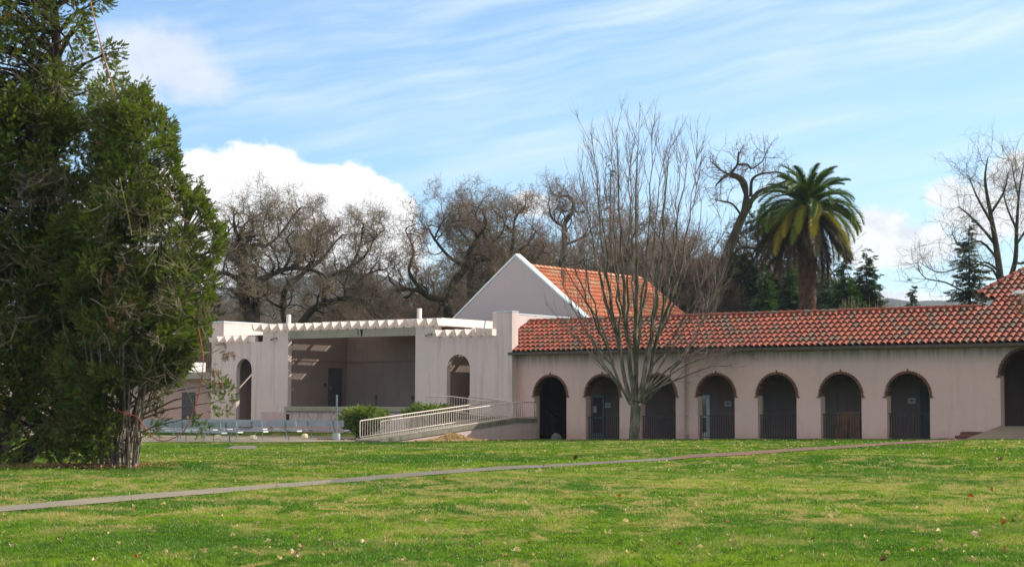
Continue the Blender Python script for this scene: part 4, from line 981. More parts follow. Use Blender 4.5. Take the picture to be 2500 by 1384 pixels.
tree_obj('oak_tree', tuple(b0), rebase(LB, b0), rebase(TW, b0), M['oakbark'], M['oaktwigr'], 'crooked leaning bare oak with twisted arms just left of the palm', 'tree')

# the maple on the lawn: a vase of long straight stems
def maple():
    r = random.Random(21); LB = []; TW = []; base = hground(1548, 1078)
    d0 = hground(1548, 1079)
    Yb = 76.8
    def P(x, y, dy=0): return Vector(at(x, y, Yb+dy))
    b = P(1548, 1076); b.z = float(ground(b.x, b.y))-0.1
    fork = P(1552, 990)
    LB.append((*b, 0.37, *(b.lerp(fork, 0.12)), 0.27))
    tr = [b.lerp(fork, t) for t in (0.1, 0.35, 0.65, 1.0)]
    for i in range(3): LB.append((*tr[i], 0.27-0.012*i, *tr[i+1], 0.266-0.012*i))
    def stem(p, tgt, r0, bend, lev):
        n = 16; Q = [p]; d0_ = Vector(((tgt-p).x*bend, (tgt-p).y*bend, (tgt-p).z*0.72)); c = p+d0_*0.45+Vector(((tgt-p).x*0.25, (tgt-p).y*0.25, 0))
        for i in range(1, n+1):
            t = i/n; q = p*(1-t)**2+c*2*t*(1-t)+tgt*t*t; q = q+rvec(r)*0.09*min(1, t*3); Q.append(q)
        for i in range(n):
            a = r0*(1-i/n)**0.8+0.008; b_ = r0*(1-(i+1)/n)**0.8+0.008; (LB if a > 0.03 else TW).append((*Q[i], a, *Q[i+1], b_))
        return Q
    def shoots(Q, n, lo, l0, rad, lev, upw=0.9):
        for _ in range(n):
            t = lo+(1-lo)*r.random(); i = min(len(Q)-2, int(t*(len(Q)-1))); p = Q[i].lerp(Q[i+1], r.random()); d = (Q[i+1]-Q[i]).normalized()
            side = rvec(r).cross(d).normalized(); cd = (d*1.1+side*r.uniform(0.4, 0.8)).normalized(); l = l0*r.uniform(0.5, 1.2)*(1.15-0.5*t)
            q = p; m = 5; R_ = [p]
            for s in range(m):
                cd = (cd+Vector((0, 0, 0.16*upw))+rvec(r)*0.09).normalized(); q2 = q+cd*l/m; TW.append((*q, rad*(1-s/m*0.7), *q2, rad*(1-(s+1)/m*0.7))); q = q2; R_.append(q)
            if lev > 0: shoots(R_, 5, 0.15, l*0.55, rad*0.55, lev-1, upw)
    # (top x, top y, depth offset, radius, fork y)
    ST = [(1432,275,0.5,.085),(1455,330,-1.5,.07),(1492,290,1.2,.085),(1510,262,-0.5,.10),(1540,300,-1.8,.075),(1562,268,0.8,.105),(1590,262,-1.0,.09),(1622,300,1.6,.085),(1655,272,-0.4,.10),(1690,300,1.0,.085),(1712,330,-1.4,.075),(1740,420,0.6,.07),(1402,345,-0.5,.07),(1385,430,1.2,.06),(1770,500,-0.8,.06),(1372,520,-1.4,.055),(1790,600,1.0,.055),(1362,620,0.6,.05),(1475,360,-3.0,.06),(1640,350,-3.2,.06),(1560,340,3.2,.07),(1500,360,3.0,.06),(1700,380,3.0,.06),(1420,400,2.6,.055),(1670,330,-2.4,.07),(1530,285,2.0,.07)]
    mains = []
    for k_, (x, y, dy, rad) in enumerate(ST):
        y = y+48; x = 1552+(x-1552)*0.93
        side = (x-1552)/220.0
        if k_ in (0, 3, 5, 8, 9, 16, 20, 13):
            f = P(1552+side*20, 990-r.uniform(0, 26), dy*0.08); Q = stem(f, P(x+r.uniform(-12,12), y+r.uniform(-10,10), dy), rad*1.2, 0.8, 1); mains.append(Q)
        else:
            near_ = min(mains, key=lambda M_: abs(M_[-1].x-P(x, y).x)+r.uniform(0, .5)) if mains else None
            if near_ is None: f = P(1552+side*20, 985); Q = stem(f, P(x, y, dy), rad, 0.8, 1)
            else: Q = stem(near_[r.randint(3, 6)], P(x+r.uniform(-12,12), y+r.uniform(-10,10), dy), rad*0.8, 0.8, 1)
        shoots(Q, 13, 0.32, 2.4, 0.016, 1)
        shoots(Q, 8, 0.55, 1.5, 0.011, 1)
    # low spreading boughs
    LOW = [((1500,930),(1468,890),(1430,850),(1395,800)),((1495,915),(1462,870),(1425,790),(1402,735)),((1600,940),(1650,905),(1700,880),(1765,862),(1825,852)),((1605,925),(1660,880),(1730,845),(1795,800)),((1590,930),(1640,850),(1700,760),(1775,690)),((1510,930),(1470,800),(1400,690),(1350,600)),((1600,950),(1680,915),(1740,895),(1790,893))]
    for i, pts in enumerate(LOW):
        Q = limb_px([(1552+(4 if pts[0][0] > 1552 else -4), 985)]+[(x, y, (-1.0+0.5*(i % 5))*(k+1)/4) for k, (x, y) in enumerate(pts)], Yb, 0.062, 0.010, LB)
        shoots(Q, 15, 0.35, 1.7, 0.013, 1, 0.5)
    o = Vector((b.x, b.y, b.z))
    return o, rebase(LB, o), rebase(TW, o)
o, LB, TW = maple(); print('maple', len(LB), len(TW))
tree_obj('maple_tree', tuple(o), LB, TW, M['maplebark'], M['mapletwig'], 'bare vase shaped maple standing on the lawn in front of the arcade', 'tree')

# bare trees above the arcade at the right
def airy(seed, base, Y, limbs, n, ln, label, name='bare_tree'):
    r = random.Random(seed); LB = []; TW = []
    for pts, r0, r1 in limbs:
        Q = limb_px(pts, Y, r0, r1, LB); twiggy(Q, 0.2, r, TW, n, ln, 0.022, 2, 0.18)
    b = Vector(at(base[0], base[1], Y)); top = Vector(b); b.z = 0
    LB.append((b.x, b.y, 0, limbs[0][1]*1.3, *top, limbs[0][1]))
    return tree_obj(name, tuple(b), rebase(LB, b), rebase(TW, b), M['oakbark'], M['oaktwig'], label)
airy(5, (2445,700), 112, [([(2445,700),(2432,600),(2418,520),(2405,440),(2412,385)],0.26,0.03),([(2432,600),(2400,560),(2360,520),(2338,505)],0.12,0.03),([(2420,520),(2450,470),(2462,420)],0.10,0.03),([(2418,540),(2385,480),(2365,430)],0.10,0.03),([(2440,640),(2395,590),(2345,600),(2325,570)],0.1,0.03),([(2436,660),(2405,640),(2370,655),(2330,640)],0.09,0.02),([(2440,690),(2420,655),(2380,645),(2340,655),(2290,665),(2245,640)],0.09,0.02),([(2440,690),(2380,720),(2310,690),(2262,680),(2240,655)],0.09,0.02)], 13, 2.1, 'bare airy tree behind the spruce at the right, forking low')
airy(6, (2500,700), 116, [([(2452,720),(2478,640),(2482,560),(2488,470),(2500,400)],0.22,0.03),([(2480,600),(2505,560),(2530,520)],0.1,0.03),([(2482,560),(2460,510),(2448,460)],0.1,0.03),([(2478,640),(2505,640),(2550,590)],0.1,0.03),([(2486,480),(2475,430),(2470,395)],0.07,0.02)], 14, 2.0, 'bare tree at the right edge of the view, above the taller roof')

# ------------------------------------------------------------------ evergreen foliage from many small sprays
def spray_tpl(n=9, w=0.028, fan=0.5):
    """flat drooping frond of narrow leaflets along +X, unit length"""
    V = []; Fc = []
    def leaf(p, d, l, wd):
        s = np.array([-d[1], d[0], 0]); i = len(V)
        V.extend([p-s*wd*0.5, p+s*wd*0.5, p+d*l*0.6+s*wd*0.55+np.array([0,0,-0.03*l]), p+d*l+np.array([0,0,-0.12*l])]); Fc.append((i, i+1, i+2, i+3))
    for i in range(n):
        t = (i+0.5)/n; p = np.array([t, 0, -0.28*t*t])
        for s in (-1, 1):
            a = s*(1.0-0.35*t); d = np.array([math.cos(a), math.sin(a), 0.0]); leaf(p, d, fan*(1-t*0.75)*(0.8+0.4*((i*7+s) % 3)/2), w*2.1)
    leaf(np.array([0.75, 0, -0.16]), np.array([1.0, 0, 0]), 0.3, w*2)
    return np.array(V), np.array(Fc)
TPL = spray_tpl(6, 0.05, 0.5)
def tuft_tpl(n=15, w=0.10, l=0.42, seed=1):
    '''plume of short leaflets all round a gently rising axis'''
    r = random.Random(seed); V = []; Fc = []
    for i in range(n):
        t = (i+0.3)/n; p = np.array([t*0.85, 0, -0.10*t+0.16*t*t]); a = i*2.4+r.uniform(-.3, .3); f = 0.9+0.5*t
        d = np.array([f, math.cos(a)*0.8, math.sin(a)*0.7]); d /= np.linalg.norm(d); s_ = np.cross(d, [0.3, 0.5, 0.8]); s_ /= np.linalg.norm(s_); ll = l*(1.05-0.55*t)*r.uniform(0.8, 1.2)
        k = len(V); V.extend([p-s_*w*0.3, p+s_*w*0.3, p+d*ll*0.55+s_*w*0.6, p+d*ll, p+d*ll*0.55-s_*w*0.6]); Fc.append((k, k+1, k+2, k+3, k+4))
    return np.array(V), np.array(Fc)
TUFT = tuft_tpl()
def scatter(pos, dirs, size, tint, tpl=TPL, rs=rng):
    """put a spray at every pos, pointing along dirs"""
    pos = np.asarray(pos); d = np.asarray(dirs); d = d/(np.linalg.norm(d, axis=1, keepdims=True)+1e-9)
    up = np.tile(np.array([[0, 0, 1.0]]), (len(d), 1))+rs.normal(0, 0.45, d.shape)
    y = np.cross(up, d); y /= np.linalg.norm(y, axis=1, keepdims=True)+1e-9; z = np.cross(d, y)
    T, Fc = tpl; s = np.asarray(size)[:, None, None]
    V = pos[:, None, :]+s*(T[None, :, 0:1]*d[:, None, :]+T[None, :, 1:2]*y[:, None, :]+T[None, :, 2:3]*z[:, None, :])
    n, k = len(pos), len(T)
    Ff = (Fc[None]+np.arange(n)[:, None, None]*k).reshape(-1, Fc.shape[1])
    return V.reshape(-1, 3), Ff, np.repeat(tint, len(Fc))
def clumps(cs, per, size, rs, droop=-0.25, flat=0.75, tint0=0.45, out_c=None):
    """cs rows (x,y,z,r,tint)"""
    P = []; D = []; S = []; T = []
    for (x, y, z, rad, tn) in cs:
        n = max(4, int(per*rad*rad*4)); q = rs.normal(0, 1, (n, 3)); q /= np.linalg.norm(q, axis=1, keepdims=True)
        rr = rad*(0.35+0.65*rs.random((n, 1))**0.6); q2 = q*np.array([[1, 1, flat]])
        P.append(np.array([[x, y, z]])+q2*rr)
        out = np.array([[x, y, z]])-np.array(out_c)[None] if out_c is not None else np.zeros((1, 3)); out[:, 2] = 0
        nrm = np.linalg.norm(out)+1e-6
        D.append(q2*0.8+out/nrm*0.55+np.array([[0, 0, droop]])+rs.normal(0, 0.25, (n, 3))); S.append(size*(0.6+0.8*rs.random(n)))
        T.append(np.clip(tn+rs.normal(0, 0.22, n), 0, 0.92))
    return np.concatenate(P), np.concatenate(D), np.concatenate(S), np.concatenate(T)
def in_px(poly, n, rs, Y, dY, rmin, rmax, tint=(0.2, 0.8), shrink=0.0):
    """clump centres filling an outline, spread in depth"""
    xs = [p[0] for p in poly]; ys = [p[1] for p in poly]; out = []
    while len(out) < n:
        x = rs.uniform(min(xs), max(xs)); y = rs.uniform(min(ys), max(ys))
        if inpoly(np.array([x]), np.array([y]), poly)[0]:
            out.append((*at(x, y, Y+rs.uniform(-dY, dY)), rs.uniform(rmin, rmax), rs.uniform(*tint)))
    return out
def dead_twigs(poly, n, rs, Y, dY, ln, rad=0.006):
    r = random.Random(int(rs.integers(1e6))); out = []
    for c in in_px(poly, n, rs, Y, dY, 0.1, 0.2):
        p = Vector(c[:3]); d = (rvec(r)+Vector((0, 0, -0.1))).normalized()
        for b in range(3):
            q = p; e = (d+rvec(r)*0.4).normalized(); ra = rad*r.uniform(0.6, 1.4)
            for s in range(5):
                e = (e+rvec(r)*0.28+Vector((0, 0, 0.05))).normalized(); q2 = q+e*ln*r.uniform(0.12, 0.25); out.append((*q, ra*(1-.15*s), *q2, ra*(1-.15*(s+1)))); q = q2
    return out
rs = np.random.default_rng(5)
# tall cypress at the left edge (crown passes out of the top of the frame)
YA = 46.5
polyA = [(-420,-420),(60,-520),(180,-300),(235,-120),(262,-20),(255,60),(240,95),(285,120),(290,175),(262,235),(250,330),(235,470),(230,640),(190,760),(150,870),(60,905),(-120,880),(-380,700)]
cA = in_px([(-260,-320),(40,-380),(70,-150),(115,0),(130,150),(200,300),(235,470),(230,640),(190,760),(150,880),(40,890),(-260,800)], 560, rs, YA, 2.2, 0.26, 0.50)
cA += in_px([(-60,880),(130,870),(150,960),(60,990),(0,960),(-60,1000)], 34, rs, YA-1.0, 1.0, 0.22, 0.38)
cA += in_px([(-60,900),(150,900),(170,1040),(120,1100),(60,1040),(-60,1000)], 40, rs, YA-1.6, 0.8, 0.2, 0.36)
cA += in_px([(-60,200),(180,260),(255,420),(250,700),(210,880),(-60,880)], 190, rs, YA-0.6, 1.6, 0.26, 0.46)
cA += in_px([(180,-300),(258,-40),(262,60),(236,90),(280,125),(284,180),(255,235),(180,200),(200,60),(120,-100)], 46, rs, YA, 0.9, 0.16, 0.32)
cA += in_px([(60,-20),(200,40),(240,300),(120,330)], 26, rs, YA, 1.5, 0.15, 0.3, (0.4,0.9))
cA += in_px([(-60,860),(40,880),(20,960),(-60,960)], 5, rs, YA, 1.0, 0.2, 0.35)
cA += in_px([(0,1075),(50,1055),(62,1100),(40,1140),(0,1160),(-60,1150)], 12, rs, YA-2.6, 0.4, 0.16, 0.28, (0.5,0.85))
cA += in_px([(150,900),(290,900),(290,1060),(240,1110),(150,1120),(110,1090),(150,1000)], 44, rs, YA-1.5, 0.8, 0.18, 0.38, (0.4,0.85))
cen = at(20, 500, YA); bA = hground(50, 1122)
P_, D_, S_, T_ = clumps(cA, 140, 0.175, rs, 0.0, 0.85, out_c=cen)
dead = rs.random(len(T_)) < 0.035; T_[dead] = rs.uniform(0.95, 1.0, dead.sum())
V_, F_, t_ = scatter(P_, D_, S_, T_, TUFT)
e = empty('cypress_tree', tuple(bA), 0, 'tall dark green cypress with a leaning trunk, its top out of the frame', 'tree')
link('crown', np_mesh('crown', V_-bA[None], F_, t_), M['cedar'], e)
LB = []
T1 = limb_px([(-20,1128),(20,1040),(62,960),(88,900),(105,780),(118,600),(125,400),(140,150),(120,-100),(100,-330)], YA, 0.34, 0.08, LB)
T2 = limb_px([(50,1128),(95,1075),(128,1030),(165,960),(190,860),(185,700)], YA-0.5, 0.26, 0.10, LB)
limb_px([(45,1130),(70,1100),(110,1080),(150,1040)], YA-0.6, 0.3, 0.1, LB)
limb_px([(60,-40),(90,20),(130,60),(165,100),(185,150)], YA-0.8, 0.05, 0.02, LB); limb_px([(80,90),(130,110),(170,85),(205,60)], YA-0.8, 0.05, 0.015, LB)
r = random.Random(8)
for c in cA[::3]:
    p = Vector(c[:3]); q = min(T1+T2, key=lambda a: abs(a.z-(p.z-0.9))); m = q.lerp(p, 0.5)+Vector((0, 0, 0.15)); LB += [(*q, 0.05, *m, 0.03), (*m, 0.03, *p, 0.012)]
o_ = Vector(bA)
link('trunk', tubes('trunk', rebase(LB, o_), 7), M['cedbark'], e)
dt = dead_twigs([(60,0),(230,20),(270,160),(240,300),(60,330)], 55, rs, YA-0.8, 1.2, 0.9, 0.006)+dead_twigs([(0,380),(240,420),(230,560),(60,520),(0,560)], 70, rs, YA-2.3, 0.6, 0.9, 0.008)+dead_twigs([(0,600),(230,560),(240,900),(0,860)], 90, rs, YA-2.2, 0.7, 0.8, 0.007)+dead_twigs([(70,900),(200,900),(230,1100),(110,1120)], 42, rs, YA-1.8, 0.8, 1.0, 0.007)
link('dead_branches', tubes('dead_branches', rebase(dt, o_), 3), M['deadtwig'], e)

# bushy many-stemmed cypress beside it
YB = 44.0
polyB = [(318,212),(352,226),(372,250),(400,268),(398,300),(432,322),(420,350),(432,380),(445,430),(462,470),(505,490),(520,530),(546,556),(540,600),(522,640),(528,700),(505,740),(512,800),(480,850),(430,900),(395,930),(330,880),(270,900),(190,870),(200,600),(235,420),(262,330),(300,280)]
cB = in_px([(270,310),(315,262),(348,300),(366,350),(385,400),(395,440),(430,505),(478,565),(468,640),(455,720),(450,800),(410,850),(330,850),(250,860),(200,800),(215,560),(240,440)], 330, rs, YB, 1.9, 0.17, 0.40)
# rim clumps along the silhouette
for i in range(len(polyB)-9):
    a = np.array(polyB[i]); b = np.array(polyB[i+1])
    for t in np.arange(0, 1, 0.30):
        q = a+(b-a)*t+rs.normal(0, 3.5, 2)-np.array([18, -8]); cB.append((*at(q[0], q[1], YB+rs.uniform(-0.9, 0.9)), rs.uniform(0.12, 0.23), rs.uniform(0.35, 0.75)))
        if i < 19 and rs.random() < 0.75:        # shoots standing proud of the outline
            nv = np.array([(b-a)[1], -(b-a)[0]]); nv = nv/np.linalg.norm(nv); dr = nv*rs.uniform(0.3, 0.8)+np.array([0, -rs.uniform(0.3, 1.0)]); yy = YB+rs.uniform(-0.9, 0.9)
            for k_ in range(4): cB.append((*at(q[0]+dr[0]*9*k_, q[1]+dr[1]*9*k_, yy), 0.15-0.03*k_, 0.6))
cB += in_px([(150,560),(260,420),(300,700),(330,880),(280,920),(170,900)], 90, rs, YB+0.5, 1.2, 0.24, 0.42)
cB += in_px([(330,820),(470,800),(500,850),(430,905),(350,900)], 34, rs, YB, 1.2, 0.2, 0.34)
cB += in_px([(110,870),(275,870),(285,980),(255,1100),(160,1120),(120,1020)], 70, rs, YB-0.7, 0.9, 0.2, 0.36)
for i_ in range(9): cB.append((*at(486+(i_%3-1)*3*i_/8, 436+i_*9, YB+0.4), 0.05+0.022*i_, 0.5))
cB += in_px([(222,205),(300,218),(332,262),(300,430),(215,430)], 46, rs, YB+0.8, 1.2, 0.2, 0.38)
cB += in_px([(250,250),(330,225),(330,330),(250,340)], 22, rs, YB, 1.0, 0.2, 0.34)
cB += in_px([(265,880),(400,860),(395,900),(330,930),(290,960)], 16, rs, YB-0.5, 0.8, 0.15, 0.3)
cB += in_px([(320,860),(440,850),(430,930),(380,960),(330,940)], 30, rs, YB-0.4, 0.8, 0.14, 0.28, (0.3,0.8))
cB += in_px([(400,850),(450,860),(440,900),(400,920)], 8, rs, YB-0.5, 0.6, 0.15, 0.28)
cB += in_px([(500,920),(545,930),(572,975),(560,1010),(520,1020),(500,960)], 9, rs, YB-1.0, 0.3, 0.10, 0.19, (0.5,0.8))
cB += in_px([(470,1010),(500,1000),(500,1080),(475,1085)], 5, rs, YB-1.0, 0.3, 0.09, 0.15, (0.4,0.7))
cB += in_px([(345,990),(390,980),(400,1040),(370,1060)], 6, rs, YB-0.3, 0.5, 0.1, 0.2)
bB = hground(285, 1138); cen = at(300, 600, YB)
P_, D_, S_, T_ = clumps(cB, 185, 0.155, rs, 0.12, 0.9, out_c=cen)
dead = rs.random(len(T_)) < 0.03; T_[dead] = rs.uniform(0.95, 1.0, dead.sum())
V_, F_, t_ = scatter(P_, D_, S_, T_, TUFT)
e = empty('cypress_tree', tuple(bB), 0, 'broad bushy cypress with a fan of pale bare stems at its foot', 'tree')
link('crown', np_mesh('crown', V_-bB[None], F_, t_), M['cedar'], e)
LB = []; r = random.Random(4); stems = []
for i in range(34):
    x0 = 250+i*2.6+r.uniform(-8, 8); f = (x0-292)/50; x2 = 292+f*95+r.uniform(-35, 35); x1 = (x0*0.6+x2*0.4)+r.uniform(-8, 8)
    stems.append(limb_px([(x0, 1142, r.uniform(-.5,.5)), (x0+f*8, 1080, r.uniform(-.5,.5)), (x1, 1000+r.uniform(-20, 20), r.uniform(-.8,.8)), (x2, 900+r.uniform(-40, 30), r.uniform(-1,1)), (x2+f*30, 780+r.uniform(-60, 60), r.uniform(-1.2,1.2))], YB-0.4, 0.034*r.uniform(0.6, 1.3), 0.010, LB))
M1 = limb_px([(285,1138),(300,1000),(320,820),(330,600),(328,400),(325,240)], YB, 0.16, 0.03, LB)
M2 = limb_px([(295,1138),(340,980),(400,820),(440,640),(455,520)], YB+0.3, 0.12, 0.03, LB)
for pts in ([(330,960),(370,930),(420,905),(500,870),(540,850)], [(340,1000),(400,960),(450,900),(480,870)], [(360,880),(430,850),(500,930),(545,960)], [(400,905),(440,930),(470,985),(490,1050)], [(300,880),(360,820),(420,700),(440,620)]):
    stems.append(limb_px(pts, YB-0.9, 0.022, 0.007, LB))
for c in cB[::3]:
    p = Vector(c[:3]); q = min(M1+M2, key=lambda a: abs(a.z-(p.z-0.7))+0.3*abs(a.x-p.x)); m = q.lerp(p, 0.5)+Vector((0, 0, 0.12)); LB += [(*q, 0.035, *m, 0.022), (*m, 0.022, *p, 0.01)]
o_ = Vector(bB); link('trunk', tubes('trunk', rebase(LB, o_), 6), M['stembark'], e)
dt = dead_twigs([(260,450),(440,480),(480,760),(380,860),(200,800)], 130, rs, YB-1.9, 0.6, 0.7, 0.006)+dead_twigs([(400,850),(520,860),(540,960),(430,960)], 34, rs, YB-1.0, 0.5, 0.8, 0.005)+dead_twigs([(480,660),(530,700),(520,830),(470,830)], 26, rs, YB-0.6, 0.8, 0.8, 0.005)+dead_twigs([(330,860),(420,880),(400,1000),(340,1000)], 30, rs, YB-1.0, 0.5, 0.8, 0.005)
link('dead_branches', tubes('dead_branches', rebase(dt, o_), 3), M['deadtwig'], e)
# reddish dead sprays hanging at its edge
cR = in_px([(540,835),(560,830),(566,880),(545,900)], 3, rs, YB-1.2, 0.2, 0.09, 0.13)+in_px([(520,880),(540,890),(535,930),(515,930)], 3, rs, YB-1.2, 0.2, 0.09, 0.13)+in_px([(230,600),(330,640),(320,800),(240,780)], 6, rs, YB-2.2, 0.2, 0.09, 0.14)
P_, D_, S_, T_ = clumps(cR, 160, 0.16, rs, -0.8, 1.0); V_, F_, t_ = scatter(P_, D_, S_*0.9, np.full(len(T_), 0.985)); link('dead_sprays', np_mesh('dead_sprays', V_-bB[None], F_, t_), M['cedar'], e)

# conifers behind: trunk, tiers of drooping boughs
def conifer(px, ytop, Y, width, mat, label, seed, name='conifer_tree', group=None, tiers=32, gap=0.0, h0=0.06, sp=0.42, colm=None, full=1.0, lobes=1.0, size=0.5):
    rs_ = np.random.default_rng(seed); loc, h = span(px, ytop, Y); P = []; D = []; S = []; T = []; LB = [(0,0,0,h*0.018,0,0,h*0.97,0.02)]
    for k in range(tiers):
        t = (k+0.5)/tiers; z0_ = h*(h0+(1-h0)*t); R_ = width*0.5*((1-t)**0.8)*(0.85+0.3*rs_.random())+0.12
        nb_ = int(8+13*(1-t))
        for b in range(nb_):
            z = z0_+rs_.normal(0, 0.8*h/tiers); a = rs_.uniform(0, 2*PI); rr = R_*rs_.uniform(0.55, 1.15); n = max(3, int(rr/0.16*full)); 
            for s in range(n):
                f = (s+0.5)/n; zz = z-0.25*rr*f+0.12*rr*f*f+rs_.normal(0, 0.05*h/12)
                P.append((rr*f*math.cos(a)+rs_.normal(0, .08), rr*f*math.sin(a)+rs_.normal(0, .08), zz)); D.append((math.cos(a)+rs_.normal(0, .5), math.sin(a)+rs_.normal(0, .5), -0.25+rs_.normal(0, .2)))
                S.append(size*rs_.uniform(0.7, 1.4)*(0.6+0.5*(1-t))); T.append(np.clip(0.25+0.45*f+rs_.normal(0, .15), 0, 1))
            LB.append((0, 0, z, 0.05*(1-t)+0.012, rr*math.cos(a), rr*math.sin(a), z-0.12*rr, 0.01))
    V_, F_, t_ = scatter(np.array(P), np.array(D), np.array(S), np.array(T), TUFT if full > 1 else TPL, rs_)
    e = empty(name, loc, 0, label, 'tree', group); link('trunk', tubes('trunk', LB, 5), M['oakbark'], e); link('crown', np_mesh('crown', V_, F_, t_), mat, e); return e
conifer(2370, 548, 105, 5.6, M['greycon'], 'pointed grey green spruce in front of the airy bare tree at the right', 1, 'spruce_tree', tiers=30, full=1.3)
conifer(2229, 700, 130, 2.4, M['darkcon'], 'small dark conifer tip poking above the arcade ridge in open sky', 2, full=1.6)
conifer(2062, 622, 118, 5.2, M['greencon'], 'bright green conifer close to the right of the palm trunk', 3, full=2.2)
conifer(2118, 612, 124, 5.6, M['darkcon'], 'dark green conifer at the end of the evergreen group right of the palm', 4, full=2.2)
conifer(2020, 670, 120, 5.6, M['darkcon'], 'dark shaded conifer directly behind the palm trunk', 5, full=2.2)
conifer(1930, 640, 126, 6.0, M['greencon'], 'green conifer just left of the palm trunk', 6, full=2.2)
conifer(1868, 652, 120, 4.6, M['greencon'], 'fresh green bushy conifer between the leaning oak and the palm', 7, full=2.2)
conifer(1490, 392, 150, 7.0, M['darkcon'], 'tall redwood tip seen through the maple branches', 8, tiers=26)
conifer(1620, 520, 150, 9.0, M['darkcon'], 'wide dark evergreen behind the right half of the maple', 10, tiers=20)
conifer(1780, 560, 152, 8.0, M['greycon'], 'dull grey green evergreen behind the leaning oak trunk', 12, tiers=20)
# rounded evergreen oaks and brushy thickets that close the wood behind the roofs
def round_tree(px, ytop, ybot, Y, wpx, mat, label, seed, name='live_oak', group=None, n=46, per=20, twigmat='oaktwig', size=0.5):
    rs_ = np.random.default_rng(seed); loc, h = span(px, ytop, Y); base = np.array(loc); out = []
    s = Y/F
    for i in range(n):
        a = rs_.uniform(0, 2*PI); f = rs_.random()**0.5; zf = rs_.random()
        wd = wpx*s*0.5*math.sin(PI*(0.18+0.75*zf))**0.6
        z0 = max(0.8, EYE+(990-ybot)*s); z = z0+(h-z0)*zf*0.93
        out.append((base[0]+wd*f*math.cos(a), base[1]+wd*f*math.sin(a)*0.7, z, rs_.uniform(0.6, 1.25), rs_.uniform(0.15, 0.75)))
    P_, D_, S_, T_ = clumps(out, per, size, rs_, -0.05, 0.7, out_c=(base[0], base[1], h*0.6)); V_, F_, t_ = scatter(P_, D_, S_, T_, TPL, rs_)
    LB = []; b = Vector(base)
    for i, c in enumerate(out):
        p = Vector(c[:3]); q = b+Vector((0, 0, h*(0.25+0.3*(i % 3)/3))); m = q.lerp(p, 0.5)+Vector(rs_.normal(0, 0.4, 3)); LB += [(*q, 0.10, *m, 0.06), (*m, 0.06, *p, 0.02)]
    LB.append((*b, h*0.03, *(b+Vector((0, 0, h*0.6))), h*0.015))
    e = empty(name, loc, 0, label, 'tree', group); link('trunk', tubes('trunk', rebase(LB, b), 5), M['oakbark'], e); link('crown', np_mesh('crown', V_-base[None], F_, t_), mat, e)
round_tree(1875, 500, 740, 132, 190, M['olive'], 'olive green live oak filling the gap behind the leaning oak', 31, n=60, per=16)
round_tree(1960, 640, 760, 140, 150, M['olive'], 'olive live oak low behind the palm trunk', 32, n=40)
round_tree(1745, 640, 760, 140, 180, M['olive'], 'dull olive live oak low behind the lower maple branches', 33, n=44, per=14)
round_tree(2075, 700, 770, 125, 130, M['olive'], 'low olive live oak at the foot of the conifers right of the palm', 34, n=30)
def thicket(px, ytop, Y, wpx, seed, label, mat='oaktwig', n=150):
    r = random.Random(seed); s = Y/F; base = Vector(at(px, 900, Y)); base.z = 0; h = EYE+(990-ytop)*s; out = []
    for i in range(n):
        x = r.gauss(0, 0.28)*wpx*s; y = r.gauss(0, 1.2); top = h*(1-abs(x)/(wpx*s))*r.uniform(0.6, 1.0)
        p = Vector((x*0.8, y, 0)); d = Vector((x*0.03, 0, 1)).normalized(); ra = 0.035
        ln = top
        for k in range(8):
            d = (d+rvec(r)*0.22+Vector((0, 0, 0.2))).normalized(); q = p+d*ln/8; out.append((*p, ra, *q, ra*0.85)); ra *= 0.85
            for _ in range(3 if k > 2 else 1):
                e_ = (rvec(r)+d*0.5).normalized(); q2 = q+e_*r.uniform(0.4, 1.1); out.append((*q, ra*0.5, *q2, 0.006))
                e3 = (e_+rvec(r)*0.8).normalized(); q3 = q2+e3*r.uniform(0.2, 0.6); out.append((*q2, 0.010, *q3, 0.005))
            p = q
    e = empty('thicket', tuple(base), 0, label, 'bush', 'leafless thickets under the oaks'); link('stems', tubes('stems', out, 3), M[mat], e)
TH = [(560,715,112,170,'leafless brown thicket under the first oak beside the cypress'),(690,752,114,150,'low leafless thicket behind the left roof post'),(830,757,116,140,'low leafless thicket below the hill gap'),(930,742,112,150,'leafless brown thicket behind the middle of the pergola'),(1060,735,114,170,'leafless thicket left of the gable foot'),(1150,725,112,140,'leafless thicket hugging the left slope of the gable'),(1700,680,112,200,'leafless grey thicket beyond the far end of the orange roof'),(1790,700,114,170,'leafless thicket under the leaning oak'),(1910,715,112,150,'leafless thicket low behind the palm foot'),(2020,730,116,120,'leafless thicket right of the palm foot'),(2310,715,118,140,'leafless thicket beside the spruce')]
for i, (px, yt, Y, wp, lab) in enumerate(TH): thicket(px, yt, Y+30, wp, 60+i, lab, 'oaktwig' if i % 2 else 'oaktwigr')
# dry reeds above the ridge
r = random.Random(14); RP = MB(); base = Vector(at(2115, 800, 96)); base.z = 0
for i in range(70):
    x = r.uniform(-1.6, 1.9); h = EYE+(990-r.uniform(715, 748))*96/F; RP.tint = r.random(); y = r.uniform(-.4, .4)
    RP.tube([(x, y, 0), (x+r.uniform(-.1, .1), y, h*0.7), (x+r.uniform(-.35, .35), y, h)], 0.022, 3, 0.006, cap=False)
o = RP.build('reeds', M['reed']); o.location = base; tag(o, 'clump of dry straw coloured reeds poking above the arcade ridge', 'reeds')
o['kind'] = 'thing'

